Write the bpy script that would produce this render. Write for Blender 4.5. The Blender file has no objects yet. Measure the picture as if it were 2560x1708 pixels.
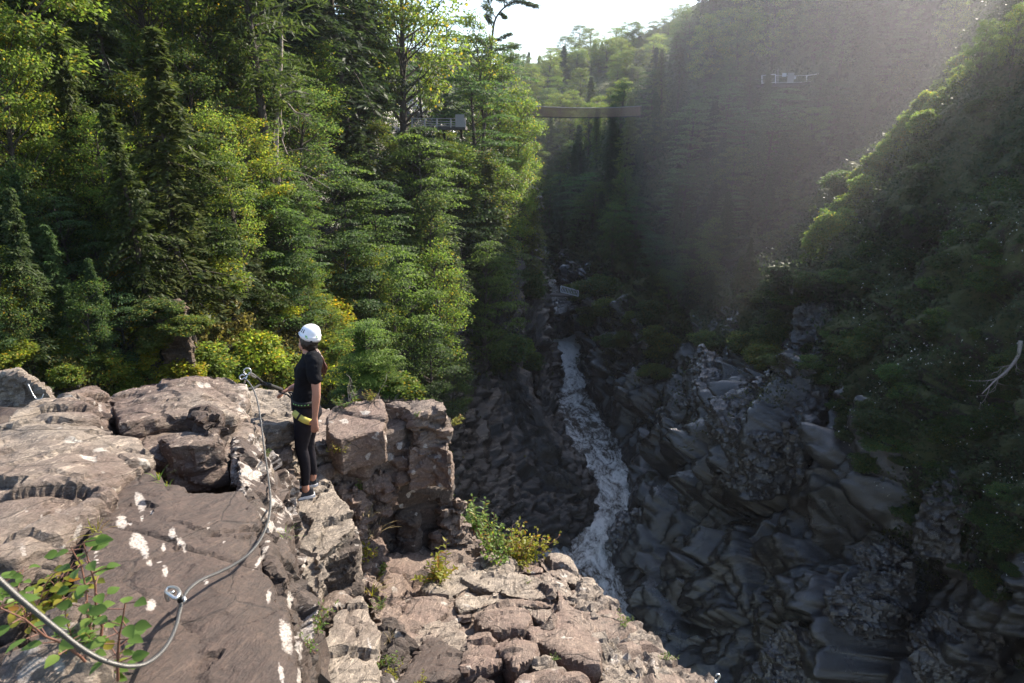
import bpy, bmesh, math, random
import numpy as np
from mathutils import Vector, Matrix
from mathutils.bvhtree import BVHTree

# ------------------------------------------------------------------ camera, sky, sun, exposure
scene = bpy.context.scene
COL = scene.collection
F = 1707.0
PITCH = math.radians(16.8)
CP, SP = math.cos(PITCH), math.sin(PITCH)
cam_d = bpy.data.cameras.new('camera')
cam = bpy.data.objects.new('camera', cam_d)
COL.objects.link(cam)
cam.location = (0, 0, 0)
cam.rotation_euler = (math.pi/2 - PITCH, 0, 0)
cam_d.sensor_width = 36.0
cam_d.lens = 24.0
cam_d.clip_start = 0.05
cam_d.clip_end = 3000
cam_d.dof.use_dof = True
cam_d.dof.focus_distance = 6.0
cam_d.dof.aperture_fstop = 5.6
scene.camera = cam

SUN_AZ = math.radians(45)      # to the right of straight ahead
SUN_EL = math.radians(36)
SUN = Vector((math.sin(SUN_AZ)*math.cos(SUN_EL), math.cos(SUN_AZ)*math.cos(SUN_EL), math.sin(SUN_EL)))
world = bpy.data.worlds.new("World")
scene.world = world
world.use_nodes = True
wn = world.node_tree.nodes
sky = wn.new('ShaderNodeTexSky')
sky.sky_type = 'NISHITA'
sky.sun_disc = False
sky.sun_elevation = SUN_EL
sky.sun_rotation = SUN_AZ
sky.air_density = 1.0
sky.dust_density = 1.0
world.node_tree.links.new(sky.outputs[0], wn['Background'].inputs[0])
wn['Background'].inputs[1].default_value = 0.13
sun_d = bpy.data.lights.new('sun', 'SUN')
sun_d.energy = 5.0
sun_d.angle = math.radians(0.5)
sun_d.color = (1.0, 0.90, 0.76)
sun_o = bpy.data.objects.new('sun', sun_d)
COL.objects.link(sun_o)
sun_o.location = SUN*300
sun_o.rotation_euler = SUN.to_track_quat('Z', 'Y').to_euler()
scene.view_settings.view_transform = 'Standard'
scene.view_settings.look = 'None'
scene.view_settings.gamma = 1.0
scene.view_settings.exposure = 1.38
cy = scene.cycles
cy.max_bounces = 5
cy.diffuse_bounces = 3
cy.glossy_bounces = 2
cy.transmission_bounces = 3
cy.transparent_max_bounces = 6
cy.volume_bounces = 0
cy.caustics_reflective = False
cy.caustics_refractive = False
cy.sample_clamp_indirect = 4.0

# ------------------------------------------------------------------ helpers
rng = np.random.default_rng(7)
random.seed(7)

def ray(px, py):
    a = (px-1280)/F; b = (854-py)/F
    return Vector((a, CP + b*SP, b*CP - SP))
def Pz(px, py, z):
    r = ray(px, py); return r*(z/r.z)
def PY(px, py, Y):
    r = ray(px, py); return r*(Y/r.y)
def PD(px, py, d):
    return ray(px, py)*d
def project(v):
    dep = v[1]*CP - v[2]*SP
    up = v[1]*SP + v[2]*CP
    return 1280 + F*v[0]/dep, 854 - F*up/dep, dep

def hash3(i, j, k, s=0):
    i = np.asarray(i, np.int64); j = np.asarray(j, np.int64); k = np.asarray(k, np.int64)
    h = (i*374761393 + j*668265263 + k*2147483647 + s*1274126177) & 0xffffffff
    h = ((h ^ (h >> 13))*1274126177) & 0xffffffff
    h = ((h ^ (h >> 16))*2246822519) & 0xffffffff
    h = h ^ (h >> 15)
    return (h & 0xffffff)/float(0x1000000)
def vnoise(P, s=0):
    I = np.floor(P).astype(np.int64); f = P - I
    f = f*f*f*(f*(f*6-15)+10)
    r = 0
    for a in (0, 1):
        wa = f[:, 0] if a else 1-f[:, 0]
        for b in (0, 1):
            wb = f[:, 1] if b else 1-f[:, 1]
            for c in (0, 1):
                wc = f[:, 2] if c else 1-f[:, 2]
                r = r + wa*wb*wc*hash3(I[:, 0]+a, I[:, 1]+b, I[:, 2]+c, s)
    return r*2-1
def fbm(P, oct=4, s=0, gain=.5):
    r = np.zeros(len(P)); a = 1.0; Q = np.array(P, float)
    for o in range(oct):
        r += a*vnoise(Q, s+o*17); Q = Q*2.03 + 5.3; a *= gain
    return r
def facets(P, s=0, tilt=.6):
    """nearest jittered cell: a stepped, tilted facet height and the gap to the cell border"""
    I = np.floor(P).astype(np.int64)
    n = len(P); d1 = np.full(n, 9e9); d2 = np.full(n, 9e9); h = np.zeros(n)
    for a in (-1, 0, 1):
        for b in (-1, 0, 1):
            for c in (-1, 0, 1):
                i, j, k = I[:, 0]+a, I[:, 1]+b, I[:, 2]+c
                q = P - np.stack([i+hash3(i, j, k, s), j+hash3(i, j, k, s+1), k+hash3(i, j, k, s+2)], 1)
                d = (q*q).sum(1)
                t = np.stack([hash3(i, j, k, s+3)-.5, hash3(i, j, k, s+4)-.5, hash3(i, j, k, s+5)-.5], 1)
                hh = hash3(i, j, k, s+6)-.5 + tilt*2*(t*q).sum(1)
                new = d < d1
                d2 = np.where(new, d1, np.minimum(d2, d))
                h = np.where(new, hh, h)
                d1 = np.where(new, d, d1)
    return h, np.sqrt(d2)-np.sqrt(d1)

def np_mesh(name, V, Q, smooth=False):
    V = np.asarray(V, np.float32); Q = np.asarray(Q, np.int32)
    k = Q.shape[1]
    me = bpy.data.meshes.new(name)
    me.vertices.add(len(V)); me.vertices.foreach_set('co', V.ravel())
    me.loops.add(Q.size); me.loops.foreach_set('vertex_index', Q.ravel())
    me.polygons.add(len(Q))
    me.polygons.foreach_set('loop_start', np.arange(0, Q.size, k, dtype=np.int32))
    me.polygons.foreach_set('loop_total', np.full(len(Q), k, np.int32))
    if smooth: me.polygons.foreach_set('use_smooth', np.ones(len(Q), bool))
    me.update(calc_edges=True)
    return me
def get_co(me):
    a = np.empty(len(me.vertices)*3, np.float32); me.vertices.foreach_get('co', a); return a.reshape(-1, 3).astype(float)
def get_no(me):
    a = np.empty(len(me.vertices)*3, np.float32); me.vertex_normals.foreach_get('vector', a); return a.reshape(-1, 3).astype(float)
def set_co(me, V):
    me.vertices.foreach_set('co', np.asarray(V, np.float32).ravel()); me.update()
def smooth_all(me, on=True):
    if on == 'angle':
        me.polygons.foreach_set('use_smooth', np.ones(len(me.polygons), bool)); me.update(); me.set_sharp_from_angle(angle=.5); return
    me.polygons.foreach_set('use_smooth', np.full(len(me.polygons), on)); me.update()

def tag(o, label=None, cat=None, group=None, kind=None):
    if label: o['label'] = label
    if cat: o['category'] = cat
    if group: o['group'] = group
    if kind: o['kind'] = kind
    return o
def link(name, me, mat=None, parent=None, loc=None):
    o = bpy.data.objects.new(name, me); COL.objects.link(o)
    if mat is not None and me is not None:
        me.materials.clear(); me.materials.append(mat)
    if loc is not None: o.location = loc
    if parent is not None: o.parent = parent
    return o
def empty(name, loc=(0, 0, 0), rz=0, sc=1):
    o = bpy.data.objects.new(name, None); COL.objects.link(o)
    o.location = loc; o.rotation_euler = (0, 0, rz); o.scale = (sc, sc, sc) if not hasattr(sc, '__len__') else sc
    o.empty_display_size = .2
    return o

class MB:
    """collects tubes, quads and lathes into one mesh"""
    def __init__(s): s.v = []; s.f = []; s.n = 0
    def add(s, V, Fs):
        V = [tuple(p) for p in V]
        s.v += V; s.f += [tuple(i+s.n for i in f) for f in Fs]; s.n += len(V); return s
    def tube(s, pts, rad, seg=8, cap=True):
        pts = [Vector(p) for p in pts]; n = len(pts)
        if not hasattr(rad, '__len__'): rad = [rad]*n
        V = []; Fs = []
        t0 = (pts[1]-pts[0]).normalized()
        ref = Vector((0, 0, 1)) if abs(t0.z) < .9 else Vector((1, 0, 0))
        u = t0.cross(ref).normalized()
        for i, p in enumerate(pts):
            t = (pts[min(i+1, n-1)]-pts[max(i-1, 0)]).normalized()
            u = (u - t*u.dot(t)).normalized(); w = t.cross(u)
            for k in range(seg):
                a = 2*math.pi*k/seg
                V.append(p + (u*math.cos(a)+w*math.sin(a))*rad[i])
        for i in range(n-1):
            for k in range(seg):
                k2 = (k+1) % seg
                Fs.append((i*seg+k, i*seg+k2, (i+1)*seg+k2, (i+1)*seg+k))
        if cap:
            Fs.append(tuple(range(seg-1, -1, -1))); Fs.append(tuple((n-1)*seg+k for k in range(seg)))
        return s.add(V, Fs)
    def box(s, c, sz, rot=None):
        c = Vector(c); V = []
        for x in (-1, 1):
            for y in (-1, 1):
                for z in (-1, 1):
                    p = Vector((x*sz[0]/2, y*sz[1]/2, z*sz[2]/2))
                    if rot is not None: p = rot @ p
                    V.append(c+p)
        return s.add(V, [(0, 1, 3, 2), (4, 6, 7, 5), (0, 4, 5, 1), (2, 3, 7, 6), (0, 2, 6, 4), (1, 5, 7, 3)])
    def bar(s, a, b, w, h=None):
        a = Vector(a); b = Vector(b); d = b-a
        R = d.to_track_quat('Y', 'Z').to_matrix()
        return s.box((a+b)/2, (w, d.length, h or w), R)
    def mesh(s, name, smooth=True):
        me = bpy.data.meshes.new(name); me.from_pydata(s.v, [], s.f); me.update()
        if smooth: smooth_all(me)
        return me
    def obj(s, name, mat, parent=None, smooth=True, loc=None):
        return link(name, s.mesh(name, smooth), mat, parent, loc)

def spline(pts, n=8):
    """Catmull-Rom through pts"""
    P = [Vector(p) for p in pts]; P = [P[0]*2-P[1]] + P + [P[-1]*2-P[-2]]
    out = []
    for i in range(1, len(P)-2):
        for k in range(n):
            t = k/n
            out.append(.5*((2*P[i]) + (P[i+1]-P[i-1])*t + (2*P[i-1]-5*P[i]+4*P[i+1]-P[i+2])*t*t + (3*P[i]-P[i-1]-3*P[i+1]+P[i+2])*t**3))
    out.append(P[-2].copy()); return out

# ------------------------------------------------------------------ materials
class NT:
    def __init__(s, name):
        s.m = bpy.data.materials.new(name); s.m.use_nodes = True
        s.t = s.m.node_tree; s.n = s.t.nodes; s.b = s.n['Principled BSDF']; s.out = s.n['Material Output']
    def new(s, typ, **k):
        o = s.n.new('ShaderNode'+typ)
        for a, b in k.items(): setattr(o, a, b)
        return o
    def l(s, a, b): s.t.links.new(a, b)
    def coord(s, kind='Object', scale=(1, 1, 1), rot=(0, 0, 0)):
        c = s.new('TexCoord'); m = s.new('Mapping')
        m.inputs['Rotation'].default_value = rot
        m2 = s.new('Mapping'); m2.inputs['Scale'].default_value = scale
        s.l(c.outputs[kind], m.inputs[0]); s.l(m.outputs[0], m2.inputs[0]); return m2.outputs[0]
    def noise(s, vec, scale, detail=5, rough=.6, dist=0):
        o = s.new('TexNoise'); o.inputs['Scale'].default_value = scale; o.inputs['Detail'].default_value = detail
        o.inputs['Roughness'].default_value = rough; o.inputs['Distortion'].default_value = dist
        s.l(vec, o.inputs['Vector']); return o.outputs['Fac']
    def ramp(s, fac, stops, interp='LINEAR'):
        o = s.new('ValToRGB'); o.color_ramp.interpolation = interp; e = o.color_ramp.elements
        while len(e) < len(stops): e.new(.5)
        for x, (p, c) in zip(e, stops):
            x.position = p; x.color = (c, c, c, 1) if not hasattr(c, '__len__') else (*c, 1)
        s.l(fac, o.inputs[0]); return o.outputs[0]
    def mix(s, fac, a, b, mode='MIX'):
        o = s.new('Mix', data_type='RGBA', blend_type=mode)
        for sock, val in ((o.inputs[0], fac), (o.inputs[6], a), (o.inputs[7], b)):
            if hasattr(val, 'links') or hasattr(val, 'is_linked'): s.l(val, sock)
            elif hasattr(val, '__len__'): sock.default_value = (*val, 1)
            else: sock.default_value = val
        return o.outputs[2]
    def math(s, op, a, b=0.0):
        o = s.new('Math', operation=op)
        for sock, val in ((o.inputs[0], a), (o.inputs[1], b)):
            if hasattr(val, 'is_linked'): s.l(val, sock)
            else: sock.default_value = val
        return o.outputs[0]
    def bump(s, h, strength, dist, prev=None):
        o = s.new('Bump'); o.inputs['Strength'].default_value = strength; o.inputs['Distance'].default_value = dist
        s.l(h, o.inputs['Height'])
        if prev is not None: s.l(prev, o.inputs['Normal'])
        return o.outputs[0]
    def attr(s, name):
        o = s.new('Attribute'); o.attribute_name = name; return o

def plain(name, col, rough=.5, metal=0.0, bump=None, var=.12):
    t = NT(name); v = t.coord('Object')
    n = t.noise(v, 30, 4)
    c = t.mix(t.ramp(n, [(.3, 0.0), (.7, 1.0)]), tuple(x*(1-var) for x in col), tuple(min(1, x*(1+var)) for x in col))
    t.l(c, t.b.inputs['Base Color']); t.b.inputs['Roughness'].default_value = rough; t.b.inputs['Metallic'].default_value = metal
    if bump: t.l(t.bump(t.noise(v, bump[0], 3), bump[1], bump[2]), t.b.inputs['Normal'])
    return t.m

def leaf_mat(name, dark, mid, light, transl=.45, autumn=None, rough=.55):
    t = NT(name)
    g = t.new('NewGeometry'); oi = t.new('ObjectInfo')
    stops = [(0.0, dark), (.5, mid), (.95, light)]
    if autumn: stops[-1] = (.86, light); stops.append((.93, autumn))
    c = t.ramp(g.outputs['Random Per Island'], stops)
    v = t.coord('Object')
    c = t.mix(t.ramp(t.noise(v, .8, 3), [(.35, 0.0), (.65, .55)]), c, mid)
    c = t.mix(1.0, c, oi.outputs['Color'], 'MULTIPLY')
    t.l(c, t.b.inputs['Base Color']); t.b.inputs['Roughness'].default_value = rough
    t.b.inputs['Specular IOR Level'].default_value = .2
    tr = t.new('BsdfTranslucent'); ms = t.new('MixShader'); ms.inputs[0].default_value = transl
    tc = t.mix(1.0, c, (1.45, 1.55, .95), 'MULTIPLY')
    t.l(tc, tr.inputs[0]); t.l(t.b.outputs[0], ms.inputs[1]); t.l(tr.outputs[0], ms.inputs[2]); t.l(ms.outputs[0], t.out.inputs[0])
    return t.m
# ------------------------------------------------------------------ rock and ground materials
def rock_mat(name, light, dark, brown, rough=.75, wet=None, lichen=0.0, scale=1.0, bump=1.0, moss=0.0, rot=(.5, .35, .6), warm=.45, spots=.0):
    """foliated rock: streaks along the bedding, cracks, lichen crusts, moss"""
    t = NT(name)
    v = t.coord('Object'); vs = t.coord('Object', (1.2*scale, 1.2*scale, 7*scale), rot)
    vst = t.coord('Object', (2*scale, 14*scale, 14*scale), (rot[0], rot[1], rot[2]+.9))
    big = t.noise(v, .9*scale, 4, .6)
    st = t.noise(vs, 3.0, 8, .68, .6)
    streak = t.noise(vst, 2.0, 7, .7, .4)
    fine = t.noise(v, 38*scale, 8, .75)
    c = t.mix(t.ramp(st, [(.36, 0.0), (.64, 1.0)]), dark, light)
    c = t.mix(t.ramp(big, [(.5-.2*warm, 0.0), (.72-.2*warm, 1.0)]), c, t.mix(t.ramp(streak, [(.4, 0.0), (.65, 1.0)]), brown, tuple(x*1.45 for x in brown)))
    c = t.mix(t.ramp(streak, [(.6, 0.0), (.72, .55)]), c, tuple(min(1, x*1.25) for x in light))
    c = t.mix(.75, c, t.ramp(fine, [(.30, .30), (.68, 1.12)]), 'MULTIPLY')
    c = t.mix(.5, c, t.ramp(t.noise(vst, 9.0, 5, .7), [(.35, .45), (.6, 1.1)]), 'MULTIPLY')
    ln = t.noise(t.coord('Object', (1.1*scale, 20*scale, 20*scale), (rot[0], rot[1], rot[2]+.9)), 1.6, 4, .6, .25)
    c = t.mix(t.math('MULTIPLY', t.ramp(ln, [(.60, 0.0), (.64, 1.0), (.66, 1.0), (.72, 0.0)]), .5), c, tuple(min(1, x*1.35) for x in light))
    c = t.mix(t.math('MULTIPLY', t.ramp(ln, [(.30, 1.0), (.37, 0.0)]), .6), c, tuple(x*.5 for x in dark))
    vor = t.new('TexVoronoi', feature='DISTANCE_TO_EDGE'); vor.inputs['Scale'].default_value = .9*scale
    wv = t.new('VectorMath', operation='ADD')
    nz = t.new('TexNoise'); nz.inputs['Scale'].default_value = 2.2*scale; nz.inputs['Detail'].default_value = 6
    sc_ = t.new('VectorMath', operation='SCALE'); sc_.inputs['Scale'].default_value = .22
    t.l(v, nz.inputs['Vector']); t.l(nz.outputs['Color'], sc_.inputs[0]); t.l(vs, wv.inputs[0]); t.l(sc_.outputs[0], wv.inputs[1]); t.l(wv.outputs[0], vor.inputs['Vector'])
    crack = t.ramp(vor.outputs['Distance'], [(0.0, 0.0), (.014, 1.0)])
    c = t.mix(t.math('MULTIPLY', t.math('SUBTRACT', 1.0, crack), .55), c, tuple(x*.3 for x in dark))
    r = rough
    if spots > 0:
        vl = t.new('TexVoronoi'); vl.inputs['Scale'].default_value = 5*scale
        w2 = t.new('VectorMath', operation='ADD'); n2 = t.new('TexNoise'); n2.inputs['Scale'].default_value = 9*scale; n2.inputs['Detail'].default_value = 5
        s2 = t.new('VectorMath', operation='SCALE'); s2.inputs['Scale'].default_value = .18
        t.l(v, n2.inputs['Vector']); t.l(n2.outputs['Color'], s2.inputs[0]); t.l(v, w2.inputs[0]); t.l(s2.outputs[0], w2.inputs[1]); t.l(w2.outputs[0], vl.inputs['Vector'])
        sp = t.ramp(vl.outputs['Distance'], [(.17, 1.0), (.22, 0.0)])
        sp = t.math('MULTIPLY', sp, t.ramp(t.noise(v, 1.1*scale, 3), [(.62-spots*.3, 0.0), (.66-spots*.3, 1.0)]))
        sp = t.math('MULTIPLY', sp, t.ramp(t.noise(v, 60*scale, 4), [(.3, .3), (.5, 1.0)]))
        c = t.mix(t.math('MULTIPLY', sp, .8), c, (.50, .46, .41))
    if lichen > 0:
        a = t.attr('lichen')
        f = t.math('ADD', a.outputs['Fac'], t.math('MULTIPLY', t.math('SUBTRACT', t.noise(v, 26, 8, .75), .5), 1.15))
        f = t.ramp(f, [(.47, 0.0), (.52, .55), (.64, 1.0)])
        f = t.math('MULTIPLY', f, t.ramp(t.noise(v, 120, 5), [(.34, .25), (.5, 1.0)]))
        c = t.mix(f, c, t.mix(t.noise(v, 45, 6, .7), (.27, .235, .205), (.52, .465, .42)))
    if moss > 0:
        g = t.new('NewGeometry'); sx = t.new('SeparateXYZ'); t.l(g.outputs['Normal'], sx.inputs[0])
        f = t.math('ADD', t.math('MULTIPLY', sx.outputs['Z'], .35), t.noise(v, .35*scale, 6, .7))
        f = t.ramp(f, [(.78-moss*.3, 0.0), (.86-moss*.3, 1.0)])
        c = t.mix(f, c, t.mix(t.noise(v, 3*scale, 5), (.03, .045, .012), (.10, .10, .03)))
    t.l(c, t.b.inputs['Base Color'])
    if wet:
        r = t.ramp(t.noise(v, .5*scale, 5, .6), [(.38, wet), (.66, rough)]); t.l(r, t.b.inputs['Roughness'])
    else:
        t.b.inputs['Roughness'].default_value = rough
    b = t.bump(crack, .6*bump, .03/scale)
    b = t.bump(st, .8*bump, .05/scale, b)
    b = t.bump(streak, .8*bump, .03/scale, b)
    b = t.bump(ln, .5*bump, .02/scale, b)
    b = t.bump(fine, .75*bump, .012/scale, b)
    t.l(b, t.b.inputs['Normal'])
    return t.m

M = {}
M['wall_left'] = rock_mat('cliff rock', (.07, .058, .052), (.02, .017, .016), (.045, .034, .027), .5, .2, 0, .6, 1.0, 0)
M['wall_right'] = rock_mat('wet dark rock', (.052, .049, .053), (.009, .0085, .009), (.030, .021, .017), .36, .07, 0, .5, .8, 0)
M['wall_right'].node_tree.nodes['Principled BSDF'].inputs['IOR'].default_value = 2.0
M['slope_soil'] = rock_mat('shrubby slope soil', (.05, .045, .03), (.018, .018, .012), (.05, .035, .02), .9, None, 0, .5, 1.2, .9)
M['hill'] = rock_mat('forest floor', (.05, .05, .03), (.02, .022, .014), (.05, .035, .02), .95, None, 0, .1, 1.0, .8)

# ------------------------------------------------------------------ canyon walls, hills: lofted from surveyed control columns
def cr(p0, p1, p2, p3, t):
    return .5*((2*p1) + (p2-p0)*t + (2*p0-5*p1+4*p2-p3)*t*t + (3*p1-p0-3*p2+p3)*t**3)
def loft(grid, nu, nv):
    G = np.array(grid, float)                      # columns x rows x 3
    def interp(A, n):
        m = len(A); out = []
        for s in np.linspace(0, m-1-1e-6, n):
            i = int(s); t = s-i
            g = lambda k: A[min(max(k, 0), m-1)]
            out.append(cr(g(i-1), g(i), g(i+1), g(i+2), t))
        return np.array(out)
    G = interp(G, nu)
    G = np.swapaxes(interp(np.swapaxes(G, 0, 1), nv), 0, 1)
    return G
def sheet(name, grid, nu, nv, disp, mat, flip=False):
    G = loft(grid, nu, nv); nu, nv = G.shape[:2]
    V = G.reshape(-1, 3)
    idx = np.arange(nu*nv).reshape(nu, nv)
    Q = np.stack([idx[:-1, :-1], idx[1:, :-1], idx[1:, 1:], idx[:-1, 1:]], -1).reshape(-1, 4)
    if flip: Q = Q[:, ::-1]
    me = np_mesh(name, V, Q)
    N = get_no(me)
    set_co(me, disp(V, N))
    o = link(name, me, mat); tag(o, kind='structure')
    return o

Z_RIVER = -32.0
LW = [
 [(-900, 1500, 9), (-900, 1150, 12), (-900, 800, 15), (-900, 400, 20), (-900, 0, 26), (-900, -700, 36)],
 [(0, 1350, 14), (0, 1050, 17), (0, 800, 20), (0, 450, 25), (0, 100, 31), (0, -700, 42)],
 [(250, 1300, 18), (250, 1020, 20.5), (250, 800, 23), (250, 450, 29), (250, 50, 37), (250, -600, 50)],
 [(480, 1300, 22), (480, 980, 24), (480, 760, 26), (480, 450, 33), (480, 50, 43), (480, -450, 58)],
 [(720, 1300, 28), (720, 1020, 31), (720, 820, 34), (720, 500, 42), (720, 230, 52), (720, -100, 74)],
 [(930, 1400, 33), (930, 1080, 39), (930, 830, 44), (930, 560, 52), (930, 370, 60), (930, 230, 90)],
 [(1130, 1400, 38), (1120, 1130, 44), (1120, 850, 53), (1120, 600, 61), (1120, 390, 67), (1120, 290, 100)],
 [(1290, 1330, 47), (1270, 1120, 55), (1220, 900, 63), (1210, 680, 68), (1220, 470, 74), (1230, 330, 105)],
 [(1465, 1300, 52), (1463, 1245, 53.5), (1430, 1165, 56), (1360, 1070, 62), (1300, 960, 68), (1262, 400, 95)],
 [(1460, 1195, 60), (1450, 1165, 60.5), (1415, 1110, 62), (1350, 1030, 66), (1295, 930, 71), (1270, 400, 98)],
 [(1405, 1120, 67), (1395, 1085, 67.5), (1368, 1040, 69), (1326, 980, 72), (1288, 890, 76), (1275, 410, 102)],
 [(1380, 1040, 76), (1376, 960, 78.5), (1362, 850, 80), (1352, 740, 81), (1300, 612, 83), (1280, 430, 110)],
 [(1396, 1000, 84), (1390, 930, 88), (1374, 850, 93), (1360, 760, 97), (1335, 600, 101), (1300, 430, 125)],
 [(1366, 826, 113), (1362, 800, 116), (1350, 740, 120), (1335, 660, 125), (1315, 560, 130), (1290, 420, 150)],
 [(1340, 690, 165), (1335, 660, 170), (1325, 600, 175), (1310, 540, 182), (1290, 480, 190), (1270, 400, 200)],
]
def conv(G): return [[PY(*p) for p in c] for c in G]
lw = conv(LW)
for c in lw: c.append(c[-1]+Vector((-25, 30, 8)))
for c in lw: c.insert(0, c[0]+Vector((.6, -.8, -6)))
def disp_left(V, N):
    h, e = facets(V*.22, 3, .8); h2, e2 = facets(V*np.array([.7, .7, 1.1]), 9, .8)
    h3, e3 = facets(V*np.array([1.9, 1.9, 1.2]), 12, .9)
    d = 1.2*h + .7*h2 + .28*h3 - .3*np.exp(-e2*10) + .25*fbm(V*.35, 4, 5) + .06*fbm(V*2.2, 3, 8)
    return V + N*d[:, None]
left_wall = sheet('left_canyon_wall', lw, 460, 320, disp_left, M['wall_left'])

RW = [
 [(1330, 640, 230), (1350, 560, 235), (1390, 470, 240), (1440, 400, 250), (1530, 300, 255), (1640, 215, 265)],
 [(1395, 690, 155), (1420, 600, 158), (1470, 490, 162), (1560, 360, 170), (1650, 260, 178), (1740, 150, 190)],
 [(1428, 826, 113), (1445, 730, 113), (1510, 590, 118), (1620, 440, 125), (1760, 280, 132), (1880, 130, 145)],
 [(1420, 905, 100), (1500, 770, 98), (1610, 630, 98), (1740, 470, 100), (1880, 300, 104), (2000, 150, 116)],
 [(1490, 1030, 77), (1570, 880, 78), (1720, 720, 79), (1850, 560, 82), (1990, 370, 86), (2130, 190, 98)],
 [(1552, 1120, 67), (1650, 970, 69), (1790, 800, 72), (1930, 640, 78), (2110, 440, 86), (2290, 240, 96)],
 [(1578, 1230, 57), (1690, 1070, 56), (1850, 880, 53), (1990, 700, 51), (2190, 440, 51), (2420, 190, 56)],
 [(1540, 1400, 46), (1720, 1200, 45), (1950, 1000, 42), (2180, 780, 40), (2420, 500, 40), (2660, 180, 42)],
 [(1600, 1560, 39), (1790, 1400, 37), (2050, 1200, 34), (2300, 1000, 32), (2600, 700, 31), (2950, 350, 33)],
 [(1720, 1900, 30), (1980, 1700, 28), (2250, 1480, 26), (2550, 1230, 24), (2900, 900, 23), (3400, 500, 25)],
 [(2100, 2500, 22), (2450, 2200, 19), (2800, 1950, 17), (3200, 1650, 15), (3800, 1250, 14), (4500, 700, 15)],
]
rw = conv(RW)
CREST = [20, 30, 44, 42, 22, 9, 9, 15, 17, 17, 15]      # how far the unseen ridge above the slope rises, shaped to shade the gorge
for c, h in zip(rw, CREST):
    p = c[-1]; c.append(p+Vector((h*(.75 if h < 26 else .45), 2, h))); c.append(c[-1]+Vector((12, 3, 1))); c.append(c[-1]+Vector((40, 0, -16)))
    c.insert(0, c[0]+Vector((-1.5, 0, -5)))
def disp_right(V, N):
    q = V @ np.array([[.80, .10, -.59], [-.2, .97, -.1], [.57, .2, .79]])
    h, e = facets(q*np.array([.11, .2, .26]), 13, .9); h2, e2 = facets(q*np.array([.27, .5, .75]), 19, 1.1); h3, e3 = facets(q*np.array([1.1, 1.6, 2.2]), 23, .9); h4, e4 = facets(q*np.array([2.2, 3.4, 4.4]), 27, .9)
    lo = np.clip((4-V[:, 2])/14, .35, 1)
    d = 3.2*h + 1.6*h2 + .22*h3 + .04*h4 - .7*np.exp(-e*16) - .5*np.exp(-e2*12) - .1*np.exp(-e3*9) + .5*fbm(V*.3, 4, 25) + .05*fbm(V*3, 3, 28)
    lo = lo*np.clip((V[:, 2]+33)/5, .2, 1)
    V = V + np.array([0, 0, 1.])*(11*fbm(V*.075, 3, 91)*np.clip((V[:, 2]-13)/9, 0, 1)*np.clip((110-V[:, 1])/30, 0, 1))[:, None]  # gaps shaped into the unseen crest to make sun shafts
    return V + N*(d*lo)[:, None]
right_wall = sheet('right_canyon_wall', rw, 600, 520, disp_right, M['wall_right'])

FH = [
 [(900, 700, 190), (900, 500, 215), (900, 330, 250), (900, 200, 330), (900, 120, 420)],
 [(1230, 700, 190), (1230, 500, 215), (1230, 330, 250), (1230, 210, 330), (1230, 160, 420)],
 [(1330, 690, 190), (1340, 500, 210), (1360, 330, 240), (1380, 210, 310), (1400, 150, 400)],
 [(1450, 640, 200), (1460, 480, 215), (1500, 320, 245), (1540, 200, 300), (1560, 120, 400)],
 [(1600, 500, 215), (1620, 400, 230), (1660, 280, 255), (1700, 160, 300), (1740, 30, 380)],
 [(1800, 500, 230), (1850, 350, 240), (1900, 230, 260), (1960, 100, 300), (2040, -60, 380)],
 [(2300, 400, 240), (2350, 250, 250), (2400, 100, 270), (2460, -60, 310), (2500, -180, 390)],
]
fh = conv(FH)
def disp_hill(V, N):
    return V + N*(4*fbm(V*.03, 3, 41) + 1*fbm(V*.2, 3, 44))[:, None]
def veg_line(px): return np.interp(px, [1320, 1440, 1540, 1640, 1720, 1800, 1900, 1990, 2080, 2160, 2260, 2400, 2600], [640, 690, 760, 850, 900, 830, 800, 790, 960, 1090, 1230, 1330, 1480])
me = right_wall.data; me.materials.append(M['slope_soil'])
co = get_co(me); a = np.empty(len(me.loops), np.int32); me.loops.foreach_get('vertex_index', a); cen = co[a.reshape(-1, 4)].mean(1)
x, y, d = project([cen[:, 0], cen[:, 1], cen[:, 2]])
me.polygons.foreach_set('material_index', ((d < 2) | (y < veg_line(x)-30+110*fbm(cen*.25, 3, 15))).astype(np.int32)); me.update()
far_hill = sheet('far_hill', fh, 90, 70, disp_hill, M['hill'])

def bvh_of(objs):
    V = []; P = []; n = 0
    for o in objs:
        co = get_co(o.data); V += [tuple(x) for x in co]
        a = np.empty(len(o.data.loops), np.int32); o.data.loops.foreach_get('vertex_index', a)
        P += [tuple(int(j)+n for j in q) for q in a.reshape(-1, 4)]; n += len(co)
    return BVHTree.FromPolygons(V, P)
BV_L = bvh_of([left_wall]); BV_R = bvh_of([right_wall]); BV_F = bvh_of([far_hill]); 
def hit(px, py, bv):
    r = ray(px, py).normalized(); loc, n, i, d = bv.ray_cast(Vector((0, 0, 0)), r)
    return loc, n

# ground sheet far below and out to the horizon, so nothing floats over a void
mb = MB(); mb.add([(-460, -60, -60), (520, -60, -60), (520, 520, -60), (-460, 520, -60)], [(0, 1, 2, 3)])
tag(mb.obj('ground', M['hill']), kind='structure')
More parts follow.
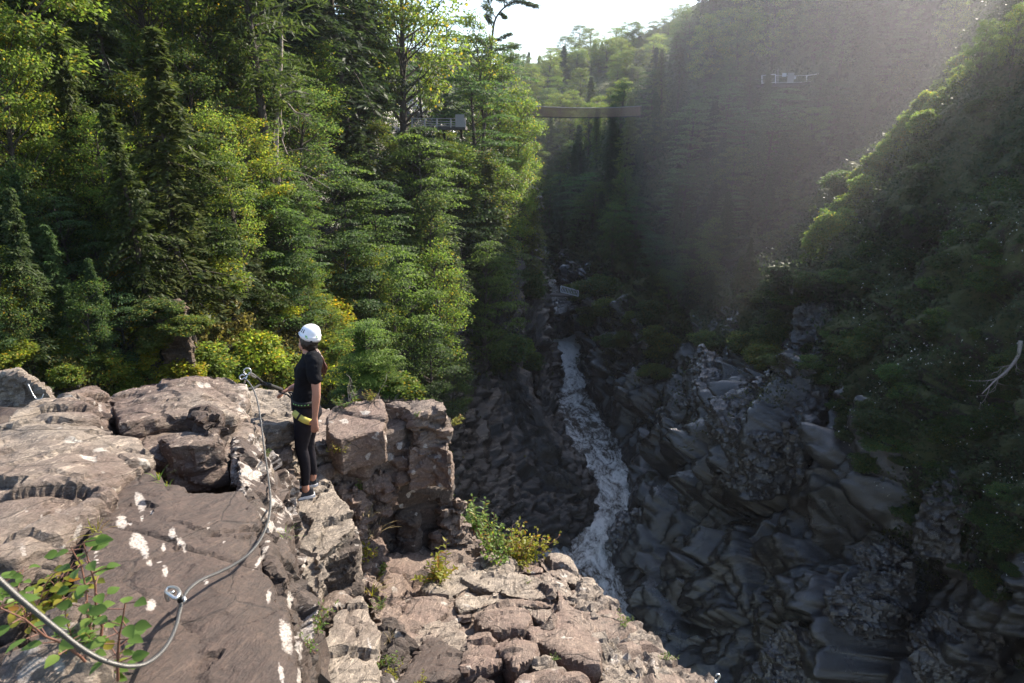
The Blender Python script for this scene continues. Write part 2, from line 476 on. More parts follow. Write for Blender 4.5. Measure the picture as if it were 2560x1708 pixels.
# ------------------------------------------------------------------ river
t = NT('river water'); v = t.coord('Object'); vst = t.coord('Object', (1, .45, 1))
fa = t.attr('foam')
f1 = t.noise(vst, .55, 8, .68, 1.6); f2 = t.noise(vst, 3.2, 6, .7, 1.0)
ff = t.math('ADD', t.math('ADD', t.math('MULTIPLY', f1, .65), t.math('MULTIPLY', f2, .35)), t.math('MULTIPLY', fa.outputs['Fac'], .32))
foam = t.ramp(ff, [(.60, 0.0), (.67, .35), (.76, 1.0)])
c = t.mix(foam, t.mix(t.noise(v, .5, 4), (.022, .019, .018), (.075, .054, .036)), (.70, .68, .65))
t.l(c, t.b.inputs['Base Color']); t.l(t.math('ADD', t.math('MULTIPLY', foam, .5), .12), t.b.inputs['Roughness'])
t.b.inputs['IOR'].default_value = 1.33
t.l(t.bump(f2, .6, .12, t.bump(f1, .9, .5)), t.b.inputs['Normal'])
M['water'] = t.m
# left edge px, right edge px, py, z, foam
RIV = [(1500, 1820, 1800, -32.6, .4), (1400, 1720, 1620, -32.5, .4), (1350, 1700, 1559, -32.4, .45), (1330, 1680, 1504, -32.3, .5), (1310, 1640, 1467, -32.3, .55), (1300, 1620, 1401, -32.2, .6),
       (1300, 1620, 1357, -32.15, .65), (1320, 1620, 1295, -32.1, .62), (1370, 1640, 1248, -32.05, .6), (1370, 1640, 1193, -32, .65), (1340, 1610, 1119, -32, .45),
       (1320, 1560, 1027, -31.9, .4), (1330, 1500, 983, -31.8, .55), (1330, 1490, 910, -31.6, .75), (1330, 1480, 860, -31.2, .95), (1330, 1470, 832, -30.6, 1.1), (1330, 1470, 815, -29.3, 1.0), (1335, 1465, 800, -28.6, .55), (1335, 1465, 785, -28.0, .4), (1335, 1460, 700, -26, .2)]
rows = [[Pz(l+(r-l)*k/3, y, z) for k in range(4)] for l, r, y, z, f in RIV]
G = loft([[r[k] for r in rows] for k in range(4)], 60, 420)
fo = np.interp(np.linspace(0, len(RIV)-1, 420), range(len(RIV)), [r[4] for r in RIV])
V = G.reshape(-1, 3); fo = np.tile(fo, 60)
V[:, 2] += (.10+.16*fo)*fbm(V*np.array([.9, .5, 1]), 4, 61) + .05*fo*fbm(V*3.5, 3, 66)
idx = np.arange(60*420).reshape(60, 420)
Q = np.stack([idx[:-1, :-1], idx[1:, :-1], idx[1:, 1:], idx[:-1, 1:]], -1).reshape(-1, 4)
me = np_mesh('river', V, Q, True)
a = me.attributes.new('foam', 'FLOAT', 'POINT'); a.data.foreach_set('value', fo.astype(np.float32))
tag(link('river', me, M['water']), kind='structure')

# ------------------------------------------------------------------ foreground rock
M['grey'] = rock_mat('weathered grey slab', (.40, .33, .26), (.18, .145, .115), (.15, .102, .08), .7, None, .5, 1.0, 1.0, 0, (.35, .25, .7), .30, .25)
M['brown'] = rock_mat('brown slab with lichen', (.082, .054, .039), (.045, .030, .022), (.056, .034, .025), .68, None, .5, 1.0, .7, 0, (.2, .15, .9), .75, .0)
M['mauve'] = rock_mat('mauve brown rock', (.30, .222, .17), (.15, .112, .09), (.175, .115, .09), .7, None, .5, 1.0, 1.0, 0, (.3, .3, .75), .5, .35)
M['shade'] = rock_mat('blotched rock with painted shade', (.13, .098, .08), (.05, .039, .033), (.08, .057, .046), .8, None, .5, 1.0, 1.1, 0, (.8, .3, .2), .5, .6)  # shade of the backlit faces is put into the colour; blotches are lichen
DG = None
def remesh(me, vox):
    o = bpy.data.objects.new('tmp', me); COL.objects.link(o)
    m = o.modifiers.new('r', 'REMESH'); m.mode = 'VOXEL'; m.voxel_size = vox
    dg = bpy.context.evaluated_depsgraph_get(); dg.update()
    out = bpy.data.meshes.new_from_object(o.evaluated_get(dg))
    bpy.data.objects.remove(o); return out
ROT = np.array(Matrix.Rotation(.62, 3, 'Z') @ Matrix.Rotation(.30, 3, 'X') @ Matrix.Rotation(.22, 3, 'Y'))
def disp_rock(V, N, seed, amp, cell=1.0):
    q = V @ ROT
    w = q + .018*np.stack([fbm(q*2.5, 3, seed+k) for k in (70, 71, 72)], 1)
    h, e = facets(w*np.array([1.5, 2.6, 4.2])/cell, seed, .9)
    h2, e2 = facets(w*np.array([4.2, 7.5, 11])/cell, seed+9, .9)
    st = 1-np.abs(vnoise(q*np.array([3.5, 17, 24.]), seed+3))*2
    d = amp*(.095*h + .040*h2 - .035*np.exp(-e*22) + .012*st*np.clip(fbm(q*1.6, 2, seed+5)+.3, 0, 1) + .018*fbm(V*1.4, 3, seed+6) + .006*fbm(V*14, 3, seed+8))
    h3, e3 = facets(w*np.array([10, 17, 26.])/cell, seed+19, .9)
    d = d + amp*.014*h3
    return V + N*d[:, None]
BLOCKS = []
def block(name, pts, thick, vox=.03, mat='grey', amp=1.0, slant=.08, seed=None, cell=1.0, lich=None, dome=0.0, label=None, group='fractured rock blocks on the ledge', base=None, toppts=True):
    """a fractured block: its top outline in the round, walls down to its base, broken along its bedding"""
    T = [Pz(*p) for p in pts] if toppts else [Vector(p) for p in pts]
    c = sum(T, Vector())/len(T)
    B = [Vector((c.x+(p.x-c.x)*(1+slant), c.y+(p.y-c.y)*(1+slant), (base if base is not None else p.z-thick))) for p in T]
    n = len(T)
    area = sum(T[i].x*T[(i+1) % n].y-T[(i+1) % n].x*T[i].y for i in range(n))
    if area < 0: T.reverse(); B.reverse()
    bm = bmesh.new()
    tv = [bm.verts.new(p) for p in T]; bv = [bm.verts.new(p) for p in B]
    cc = sum(T, Vector())/n; tc = bm.verts.new(cc + Vector((0, 0, dome))) if dome else None
    if tc:
        for i in range(n): bm.faces.new((tv[i], tv[(i+1) % n], tc))
    else: bm.faces.new(tv)
    bm.faces.new(list(reversed(bv)))
    for i in range(n): bm.faces.new((tv[i], bv[i], bv[(i+1) % n], tv[(i+1) % n]))
    bmesh.ops.triangulate(bm, faces=bm.faces[:]); bmesh.ops.recalc_face_normals(bm, faces=bm.faces[:])
    me = bpy.data.meshes.new(name); bm.to_mesh(me); bm.free()
    me = remesh(me, vox); me.name = name
    seed = seed if seed is not None else 100+len(BLOCKS)*13
    V = get_co(me); N = get_no(me)
    set_co(me, disp_rock(V, N, seed, amp, cell)); smooth_all(me, 'angle')
    V = get_co(me); N = get_no(me)
    L = lich(V, N) if lich else np.zeros(len(V))
    a = me.attributes.new('lichen', 'FLOAT', 'POINT'); a.data.foreach_set('value', L.astype(np.float32))
    o = link(name, me, M[mat]); BLOCKS.append(o)
    if label: tag(o, label, 'rock', group)
    else: tag(o, kind='structure')
    return o

def ellipses(E):
    def f(V, N):
        x, y, d = project([V[:, 0], V[:, 1], V[:, 2]])
        out = np.zeros(len(V))
        for cx, cy_, rx, ry, ro in E:
            a = math.radians(ro); ux = (x-cx)*math.cos(a)+(y-cy_)*math.sin(a); uy = -(x-cx)*math.sin(a)+(y-cy_)*math.cos(a)
            r = np.sqrt((ux/rx)**2+(uy/ry)**2)
            out = np.maximum(out, np.clip(1-.5*r, 0, 1))
        return out
    return f
def streaks(base=.34, amp=.3, k=(9, 9, 1.6), xmin=None):
    def f(V, N):
        s = base+amp*fbm(V*np.array(k), 4, 77)
        if xmin is not None:
            x, y, d = project([V[:, 0], V[:, 1], V[:, 2]]); s = s*np.clip((x-xmin)/25, 0, 1)
        return np.clip(s, 0, 1)
    return f

# the ledge itself: bedrock under all the blocks
block('rock_ledge', [(-700, 1030, -2.1), (250, 1010, -2.2), (600, 1010, -2.45), (640, 1100, -2.5), (690, 1300, -2.4), (760, 1600, -2.3), (700, 2500, -2.2), (-1500, 2500, -2.0)], 12, .09, 'brown', 1.5, .05, 5, 2)
def zH(px, py): return -5.0+1.12*(py-1400)/300 - max(0, px-1350)/300*.42
block('lower_rock_ledge', [(560, 1000, -4.4), (760, 1010, -4.8), (1080, 1070, -5.2), (1080, 1215, -5.3), (1150, 1270, -5.2)] + [(x, y, zH(x, y)-.02) for x, y in ((1215, 1405), (1440, 1410), (1500, 1500), (1560, 1575), (1640, 1630), (1700, 1690), (1900, 1900))] + [(1500, 2400, -3.6), (500, 2400, -3.4), (700, 1700, -3.75), (780, 1480, -4.4)], 16, .07, 'mauve', 1.2, .04, 6, 1.5)

# left plateau
block('rock_slab', [(270, 985, -1.75), (348, 956, -1.74), (421, 938, -1.74), (487, 930, -1.75), (571, 936, -1.8), (600, 950, -1.85), (607, 972, -1.86), (616, 1016, -1.9), (622, 1046, -1.95), (585, 1046, -1.8), (520, 1040, -1.75), (440, 1040, -1.72), (300, 1060, -1.66), (285, 1020, -1.7)], .7, .02, 'grey', .85, .03, None, 1.8, streaks(.36, .45, (10, 10, 2), 575), .1, 'long flat grey slab topped by the steel eye bolt')
block('rock_slab', [(-20, 1062, -1.42), (12, 1042, -1.45), (88, 1006, -1.52), (165, 993, -1.58), (205, 973, -1.62), (236, 965, -1.64), (263, 966, -1.66), (276, 977, -1.68), (296, 1010, -1.72), (294, 1035, -1.76), (250, 1040, -1.55), (150, 1050, -1.48), (40, 1090, -1.42)], .7, .02, 'grey', .85, .08, None, 1.8, ellipses([(250, 1015, 5, 9, 0), (262, 1000, 3, 7, 0), (247, 1026, 5, 6, 0), (256, 1030, 3, 4, 0), (236, 1008, 3, 5, 0), (268, 1012, 2, 4, 0)]), .05, 'humped grey slab with a lichen spotted brown end, far left')
block('rock_slab', [(-60, 1075, -1.42), (60, 1060, -1.42), (150, 1045, -1.45), (223, 1040, -1.5), (289, 1062, -1.56), (329, 1100, -1.56), (384, 1141, -1.56), (340, 1180, -1.55), (262, 1228, -1.5), (252, 1259, -1.5), (227, 1284, -1.48), (165, 1303, -1.46), (128, 1357, -1.46), (110, 1372, -1.46), (44, 1394, -1.42), (-80, 1400, -1.38)], .6, .016, 'grey', .8, .12, None, 1.9, ellipses([(65, 1275, 5, 8, 0), (105, 1292, 4, 7, 20), (195, 1330, 8, 24, 20), (160, 1375, 4, 14, 10), (55, 1368, 8, 10, 0), (60, 1385, 6, 10, 0)]), .04, 'broad pale slab left of the brown lichened slab')
block('rock_slab', [(290, 1052, -1.78), (440, 1030, -1.80), (525, 1035, -1.82), (590, 1050, -1.9), (645, 1063, -2.0), (645, 1078, -2.0), (612, 1090, -1.95), (592, 1128, -1.9), (560, 1140, -1.85), (500, 1122, -1.83), (440, 1150, -1.82), (395, 1150, -1.80), (330, 1110, -1.76)], .45, .02, 'grey', .65, .0, None, 1.8, streaks(.3, .5, (10, 10, 2), 590), .03, 'stepped grey slab above the dark hollow, left of the cable')
block('rock_block', [(385, 1085, -1.70), (470, 1072, -1.70), (545, 1082, -1.72), (560, 1098, -1.72), (500, 1110, -1.70), (420, 1115, -1.68)], .3, .018, 'grey', .6, .0, None, 1.5, None, .03, 'small grey cap rock over the dark hollow')
block('rock_block', [(512, 1018, -1.66), (530, 1014, -1.66), (560, 1036, -1.70), (545, 1050, -1.68), (520, 1060, -1.66), (480, 1042, -1.64)], .25, .016, 'brown', .9, .1, None, .8, None, .0, 'small brown wedge on the flat grey slab')
block('rock_block', [(400, 1225, -1.86), (470, 1228, -1.88), (610, 1225, -1.92), (612, 1260, -1.9), (560, 1270, -1.85), (440, 1265, -1.8)], .3, .018, 'brown', 1, .1, None, .7, None, .0, 'low brown step at the foot of the dark hollow')
# the big brown slab the cable lies on
LA = [(350, 1255, 13, 25, -18), (303, 1305, 14, 19, 10), (340, 1352, 18, 20, 0), (358, 1368, 12, 28, -15), (430, 1335, 9, 17, 0), (408, 1370, 6, 12, 0), (448, 1352, 6, 14, -10), (460, 1368, 6, 17, -10), (375, 1408, 6, 9, 20), (413, 1430, 7, 17, 0), (398, 1405, 4, 6, 0),
      (522, 1316, 2.5, 12, 5), (560, 1358, 3, 7, 0), (514, 1452, 5, 12, 0), (376, 1512, 11, 20, 15), (355, 1295, 4, 10, 0), (380, 1282, 4, 5, 0), (296, 1194, 5, 8, 0), (240, 1400, 4, 16, -15), (325, 1310, 3, 5, 0), (240, 1380, 4, 12, 10),
      (715, 1590, 15, 46, -8), (770, 1560, 12, 42, -12), (703, 1685, 6, 30, -8), (672, 1490, 6, 22, 5), (725, 1500, 7, 24, 0), (748, 1620, 7, 45, -8), (790, 1540, 7, 40, -15), (650, 1400, 5, 30, 35), (664, 1370, 5, 28, 20), (748, 1700, 6, 30, 0)]
block('rock_slab', [(380, 1143, -1.60), (395, 1180, -1.60), (410, 1212, -1.62), (450, 1217, -1.64), (458, 1240, -1.64), (540, 1240, -1.70), (598, 1235, -1.72), (640, 1290, -1.74), (662, 1400, -1.74), (700, 1500, -1.72), (735, 1600, -1.70), (760, 1760, -1.66), (500, 1900, -1.60), (245, 1780, -1.52), (198, 1526, -1.50), (176, 1504, -1.50), (190, 1431, -1.50), (234, 1314, -1.52), (252, 1255, -1.54), (262, 1225, -1.55), (330, 1180, -1.57)], .8, .014, 'brown', .38, .0, 55, 1.6, ellipses(LA), .02, 'big smooth brown slab with white lichen patches under the steel cable')
block('rock_slab', [(592, 1130, -1.84), (588, 1085, -1.90), (610, 1066, -1.98), (640, 1064, -2.05), (660, 1140, -2.05), (678, 1195, -2.05), (717, 1268, -2.05), (718, 1354, -2.0), (755, 1460, -1.98), (800, 1504, -2.0), (790, 1580, -1.98), (768, 1720, -1.9), (755, 1720, -1.74), (735, 1600, -1.76), (700, 1500, -1.78), (660, 1400, -1.79), (636, 1290, -1.79), (600, 1220, -1.78)], 1.3, .016, 'brown', .6, .02, None, .9, lambda V, N: np.clip(np.maximum(ellipses(LA)(V, N), streaks(.42, .5, (13, 13, 1.5))(V, N)*(.42+.58*(project([V[:, 0], V[:, 1], V[:, 2]])[1] < 1330))), 0, 1), .0, 'white streaked rib of rock along the right rim of the brown slab')
block('boulder', [(40, 1660, -1.36), (139, 1612, -1.33), (160, 1540, -1.30), (178, 1520, -1.30), (196, 1530, -1.32), (234, 1650, -1.36), (243, 1760, -1.38), (-100, 1850, -1.38), (-100, 1690, -1.36)], .5, .014, 'grey', .6, .15, None, .8, ellipses([(165, 1570, 10, 40, 10), (100, 1655, 40, 14, -15), (150, 1670, 14, 22, 0), (190, 1590, 8, 30, -10), (60, 1690, 20, 20, 0)]), .0, 'pale boulder with white lichen in the bottom left corner', 'loose rocks by the leafy sapling')
block('boulder', [(-60, 1560, -1.40), (20, 1530, -1.40), (60, 1500, -1.42), (80, 1570, -1.42), (30, 1640, -1.42), (-60, 1660, -1.42)], .4, .016, 'brown', .9, .15, None, .6, None, .0, 'dark brown broken rock under the leaves, bottom left', 'loose rocks by the leafy sapling')

# the stack between the plateau and the woman
block('rock_block', [(612, 986, -2.5), (655, 972, -2.55), (717, 976, -2.6), (750, 995, -2.62), (744, 1048, -2.6), (700, 1072, -2.55), (645, 1070, -2.5), (618, 1040, -2.48)], .5, .025, 'grey', .8, .05, None, .9, None, .0, 'grey block with a shallow puddle behind the cable')
block('rock_block', [(640, 1088, -2.75), (690, 1062, -2.8), (745, 1050, -2.85), (746, 1085, -2.85), (735, 1120, -2.85), (712, 1142, -2.82), (680, 1130, -2.78), (655, 1108, -2.75)], .5, .025, 'mauve', 1, .03, None, .6, None, .0, 'layered brown block just left of the woman, second from top')
block('rock_block', [(682, 1140, -3.0), (715, 1105, -3.0), (760, 1092, -3.05), (765, 1130, -3.05), (725, 1168, -3.02), (700, 1175, -3.0)], .5, .025, 'mauve', 1, .05, None, .6, None, .0, 'split brown block behind the knees of the woman')
block('rock_rib', [(650, 1110, -2.5), (682, 1120, -2.6), (738, 1203, -2.95), (728, 1240, -2.95), (736, 1295, -2.9), (715, 1300, -2.8), (680, 1215, -2.6)], 1.4, .025, 'brown', .8, .1, None, .7, streaks(.36, .5, (12, 12, 1.6)), .0, 'thin lichened rib between the cable and the shoes')
block('rock_slab', [(716, 1255, -3.27), (726, 1205, -3.24), (745, 1190, -3.22), (798, 1180, -3.22), (826, 1200, -3.25), (884, 1292, -3.4), (892, 1312, -3.42), (850, 1342, -3.42), (794, 1388, -3.42), (798, 1500, -3.5), (775, 1470, -3.5), (752, 1440, -3.45), (722, 1370, -3.36)], .9, .022, 'grey', .55, .0, 71, 1.2, None, .0, 'tilted grey slab the woman stands on')
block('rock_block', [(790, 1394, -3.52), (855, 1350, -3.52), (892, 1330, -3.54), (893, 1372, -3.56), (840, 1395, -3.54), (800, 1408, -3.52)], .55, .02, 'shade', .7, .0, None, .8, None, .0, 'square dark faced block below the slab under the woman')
block('rock_block', [(790, 1512, -3.75), (870, 1470, -3.75), (895, 1475, -3.76), (890, 1500, -3.76), (840, 1520, -3.72), (800, 1545, -3.7)], .5, .022, 'mauve', .8, .05, None, .7, None, .0, 'brown step below the square dark block')
block('rock_slab', [(765, 1720, -3.45), (800, 1620, -3.5), (850, 1512, -3.6), (900, 1492, -3.62), (925, 1540, -3.64), (950, 1580, -3.64), (940, 1700, -3.55), (930, 1760, -3.5), (780, 1800, -3.4)], .9, .02, 'grey', .6, .03, None, 1.2, ellipses([(925, 1615, 4, 22, -15)]), .04, 'pale leaning slab at the bottom beside the crevice')

# the promontory right of the woman
block('rock_block', [(815, 1036, -2.8), (850, 1015, -2.8), (940, 997, -2.82), (956, 1003, -2.84), (964, 1040, -2.88), (960, 1074, -2.9), (905, 1084, -2.9), (850, 1100, -2.88), (822, 1082, -2.85)], .38, .026, 'mauve', .5, .0, None, 2.0, None, .0, 'wide flat topped block right of the woman')
block('rock_slab', [(955, 1022, -2.98), (1020, 1016, -3.0), (1027, 1045, -3.05), (1008, 1071, -3.08), (938, 1098, -3.12), (916, 1128, -3.15), (850, 1141, -3.18), (800, 1122, -3.15), (840, 1085, -3.1)], .5, .026, 'mauve', .5, .0, None, 1.9, None, .0, 'smooth brown tilted slab below the wide flat topped block')
block('rock_block', [(952, 1006, -2.84), (1007, 995, -2.84), (1084, 994, -2.86), (1107, 1005, -2.88), (1124, 1028, -2.92), (1080, 1034, -2.92), (1033, 1040, -2.93), (1020, 1022, -2.9)], .4, .026, 'mauve', .8, .02, None, 1.2, None, .0, 'cracked rim rock at the far right tip of the promontory')
block('rock_block', [(1036, 1062, -3.06), (1064, 1032, -3.02), (1106, 1032, -3.02), (1124, 1058, -3.06), (1090, 1066, -3.08), (1042, 1076, -3.08)], .4, .026, 'mauve', .7, .0, None, 1.4, None, .0, 'square brown block under the cracked rim rock')
block('rock_block', [(1020, 1122, -3.24), (1048, 1084, -3.2), (1099, 1070, -3.18), (1129, 1073, -3.2), (1124, 1130, -3.28), (1085, 1115, -3.28)], .5, .026, 'mauve', .8, .0, None, 1.3, None, .0, 'overhanging brown block low on the promontory edge')
for i, (x, y, w) in enumerate([(945, 1106, 40), (982, 1092, 30), (938, 1130, 34), (975, 1118, 34), (1000, 1140, 30), (1010, 1108, 22)]):
    block('rock_block', [(x-w*.8, y+4, -3.2-.004*(y-1090)), (x, y-12, -3.2-.004*(y-1090)), (x+w, y-16, -3.21-.004*(y-1090)), (x+w*.9, y+4, -3.22-.004*(y-1090)), (x, y+14, -3.22-.004*(y-1090))], .25, .024, 'mauve', .7, .04, None, .6, None, .0,
          ['highest little stair block on the brown slab', 'thin stair block near the promontory edge', 'leftmost of the little stair blocks', 'middle of the little stair blocks', 'lowest of the little stair blocks', 'smallest stair block beside the square brown block'][i], 'little stair blocks on the promontory')
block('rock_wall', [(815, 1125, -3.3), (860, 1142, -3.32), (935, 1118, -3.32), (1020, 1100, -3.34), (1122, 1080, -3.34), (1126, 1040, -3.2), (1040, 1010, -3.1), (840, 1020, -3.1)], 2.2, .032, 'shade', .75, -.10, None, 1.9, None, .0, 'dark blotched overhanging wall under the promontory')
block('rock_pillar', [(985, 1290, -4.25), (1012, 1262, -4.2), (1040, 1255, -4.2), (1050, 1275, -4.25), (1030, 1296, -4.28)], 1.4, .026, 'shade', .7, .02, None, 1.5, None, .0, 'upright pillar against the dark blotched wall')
block('rock_block', [(848, 1178, -3.5), (900, 1168, -3.52), (975, 1168, -3.55), (968, 1205, -3.6), (915, 1212, -3.58), (860, 1206, -3.52)], .4, .026, 'mauve', 1.2, .05, None, .5, None, .0, 'jagged shelf at the top of the dark wall')
block('rock_block', [(784, 1100, -3.05), (835, 1078, -3.05), (848, 1102, -3.1), (838, 1140, -3.12), (790, 1132, -3.1)], .35, .024, 'grey', .8, .05, None, .7, None, .0, 'grey block beside the right hip of the dark leggings')
block('rock_block', [(704, 1165, -3.22), (778, 1142, -3.22), (853, 1144, -3.25), (838, 1166, -3.26), (803, 1182, -3.26), (742, 1194, -3.24), (708, 1186, -3.22)], .4, .022, 'mauve', .9, .05, None, .7, None, .0, 'low brown block directly behind the shoes')
block('rock_block', [(813, 1192, -3.42), (892, 1176, -3.45), (896, 1198, -3.48), (888, 1228, -3.5), (864, 1222, -3.48), (829, 1208, -3.44)], .4, .022, 'mauve', .9, .05, None, .7, None, .0, 'brown block right of the slab under the shoes')
block('rock_block', [(860, 1245, -3.6), (900, 1235, -3.65), (915, 1260, -3.7), (905, 1295, -3.75), (885, 1285, -3.7)], .5, .022, 'mauve', 1, .05, None, .6, None, .0, 'small brown block at the top of the plant filled crevice')
block('rock_block', [(895, 1312, -4.1), (925, 1302, -4.15), (955, 1350, -4.3), (960, 1430, -4.4), (922, 1440, -4.3), (895, 1395, -4.15)], .8, .025, 'mauve', 1.1, .05, None, .6, None, .0, 'steep brown block in the plant filled crevice')
block('rock_block', [(905, 1442, -4.15), (950, 1440, -4.2), (965, 1495, -4.2), (1002, 1512, -4.25), (995, 1560, -4.1), (935, 1542, -4.0)], .7, .024, 'mauve', 1.0, .05, None, .6, None, .0, 'dark edged block low in the plant filled crevice')
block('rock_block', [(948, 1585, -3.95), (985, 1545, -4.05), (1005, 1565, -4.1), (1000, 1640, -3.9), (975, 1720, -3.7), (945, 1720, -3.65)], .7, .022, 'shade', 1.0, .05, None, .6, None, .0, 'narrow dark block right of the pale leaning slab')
# sunlit ribs right of the dark wall
block('rock_block', [(1108, 1215, -4.1), (1130, 1225, -4.15), (1160, 1260, -4.3), (1155, 1290, -4.4), (1110, 1280, -4.35), (1095, 1240, -4.2)], 1.5, .028, 'mauve', 1.1, .05, None, .6, None, .0, 'topmost pink block of the sunlit spur beyond the dark wall')
block('rock_block', [(1082, 1295, -4.5), (1110, 1270, -4.45), (1150, 1285, -4.5), (1170, 1320, -4.6), (1140, 1345, -4.65), (1090, 1335, -4.6)], 1.2, .028, 'mauve', 1.1, .05, None, .6, None, .0, 'rounded pink block halfway down the sunlit spur')
block('rock_block', [(1150, 1330, -4.75), (1180, 1330, -4.75), (1215, 1370, -4.9), (1218, 1405, -5.0), (1170, 1400, -4.95), (1140, 1365, -4.85)], .9, .028, 'mauve', 1.0, .05, None, .6, None, .0, 'lowest pink block of the sunlit spur beside the bush')
block('rock_block', [(1085, 1365, -4.8), (1130, 1345, -4.75), (1155, 1375, -4.85), (1140, 1440, -5.0), (1100, 1440, -5.0), (1075, 1420, -4.95)], .7, .028, 'mauve', .9, .05, None, .7, None, .0, 'squared pink block behind the fern tuft')

# the lumpy lower ledge
def zH(px, py): return -5.0+1.12*(py-1400)/300 - max(0, px-1350)/300*.42
LOW = [
 ('pale flat bright slab near the middle of the lower ledge', 'grey', .16, [(790, 1000), (860, 930), (1080, 930), (1105, 985), (950, 1045), (815, 1062)]),
 ('long grey ridge at the back of the lower ledge', 'grey', .12, [(560, 920), (700, 830), (830, 778), (980, 790), (1040, 840), (880, 900), (780, 955), (620, 960)]),
 ('rounded grey hump left of the rim of the lower ledge', 'grey', .14, [(900, 890), (1050, 830), (1240, 790), (1420, 870), (1445, 955), (1300, 980), (1080, 940)]),
 ('fluted grey hump next to the river rim', 'grey', .12, [(1240, 830), (1400, 780), (1540, 840), (1600, 920), (1640, 1000), (1560, 1010), (1460, 940)]),
 ('farthest pale rim rock just left of the river', 'grey', .10, [(1350, 715), (1420, 690), (1510, 698), (1600, 760), (1655, 860), (1650, 905), (1520, 850), (1400, 790)]),
 ('low shaded rock under the yellow green bush', 'mauve', .06, [(1170, 745), (1300, 730), (1400, 760), (1400, 800), (1200, 800)]),
 ('split grey rock left of the yellow green bush', 'grey', .12, [(950, 720), (1040, 690), (1110, 695), (1190, 745), (1185, 805), (1060, 815), (970, 780)]),
 ('overhanging grey slab with a curved dark edge', 'grey', .20, [(1190, 1015), (1300, 990), (1470, 995), (1482, 1085), (1430, 1160), (1330, 1110)]),
 ('largest smooth mauve face near the right rim', 'mauve', .12, [(1480, 900), (1590, 1040), (1730, 1100), (1762, 1300), (1725, 1450), (1560, 1390), (1320, 1260), (1270, 1180), (1440, 1170), (1490, 1060)]),
 ('flat mauve block above the leaning block', 'mauve', .15, [(955, 1100), (1070, 1040), (1190, 1020), (1295, 1130), (1255, 1180), (1160, 1185), (1080, 1205), (980, 1175)]),
 ('leaning mauve block with a dark gap on its left', 'mauve', .24, [(1050, 1265), (1150, 1200), (1262, 1180), (1315, 1255), (1335, 1385), (1190, 1450), (1120, 1370)]),
 ('wrinkled grey block at the middle left of the lower ledge', 'grey', .14, [(505, 1215), (580, 1150), (680, 1110), (810, 1120), (875, 1250), (862, 1350), (640, 1290), (530, 1370)]),
 ('broad brown face at the bottom of the lower ledge', 'brown', .12, [(395, 1600), (440, 1490), (510, 1385), (640, 1295), (865, 1370), (832, 1490), (700, 1530), (560, 1555)]),
 ('mauve slab between the wrinkled block and the leaning block', 'mauve', .12, [(870, 1260), (930, 1180), (1030, 1180), (1055, 1260), (1120, 1420), (1000, 1450), (850, 1480)]),
 ('brown rock cut by the bottom edge below the dark gap', 'brown', .10, [(815, 1600), (850, 1530), (960, 1460), (1060, 1500), (1120, 1600)]),
 ('small grey slab beside the green sprig near the bottom', 'grey', .18, [(1300, 1420), (1395, 1395), (1540, 1450), (1555, 1490), (1370, 1535)]),
 ('brown rock in the bottom edge left of the ribbed rim', 'mauve', .08, [(1180, 1600), (1280, 1530), (1480, 1510), (1640, 1540), (1680, 1620), (1400, 1660)]),
 ('small brown block at the lip of the crevice', 'mauve', .16, [(405, 960), (430, 915), (580, 925), (585, 1000), (480, 1030), (430, 1040)]),
 ('pale brown block just below the fern tuft', 'mauve', .12, [(440, 1110), (500, 1040), (600, 1005), (720, 1000), (725, 1080), (640, 1140), (500, 1205)]),
 ('mauve slab left of the pale flat bright slab', 'mauve', .12, [(720, 1040), (790, 1015), (830, 1070), (950, 1060), (930, 1110), (820, 1115), (730, 1090)]),
]
for lab, mt, hgt, pts in LOW:
    P = []
    for x, y in pts:
        x, y = 850+x/2.733, 1138+y/2.733
        P.append((x, y, zH(x, y)+hgt))
    block('rock_block' if hgt > .11 else 'rock_slab', P, .7, .023, mt, .85, .0, None, 2.0, None, .02, lab, 'lumpy blocks of the lower ledge')
RIM = [
 ('tall fluted rim rock, uppermost of the rim row', .05, [(1580, 960), (1690, 890), (1755, 918), (1778, 1000), (1795, 1180), (1775, 1330), (1735, 1120), (1620, 1040)]),
 ('short cracked knob on the river rim', -.05, [(1785, 1010), (1845, 1000), (1900, 1060), (1922, 1150), (1820, 1135)]),
 ('white streaked rib on the river rim', -.05, [(1778, 1160), (1880, 1165), (1922, 1250), (1990, 1500), (2030, 1640), (1800, 1640), (1765, 1400)]),
 ('ridged pale rock below the cracked knob', -.10, [(1922, 1170), (2020, 1152), (2100, 1210), (2150, 1250), (2205, 1400), (2230, 1640), (2040, 1640), (1935, 1300)]),
 ('lowest pale rim rock in the bottom edge', -.16, [(2195, 1405), (2262, 1392), (2350, 1470), (2460, 1520), (2560, 1600), (2500, 1700), (2240, 1680)]),
]
for lab, hgt, pts in RIM:
    P = [(850+x/2.733, 1138+y/2.733, zH(850+x/2.733, 1138+y/2.733)+hgt) for x, y in pts]
    block('rock_block', P, 2.2, .027, 'grey', 1.1, .03, None, .7, streaks(.22, .4, (9, 9, 1.4)), .05, lab, 'rim rocks above the gorge')
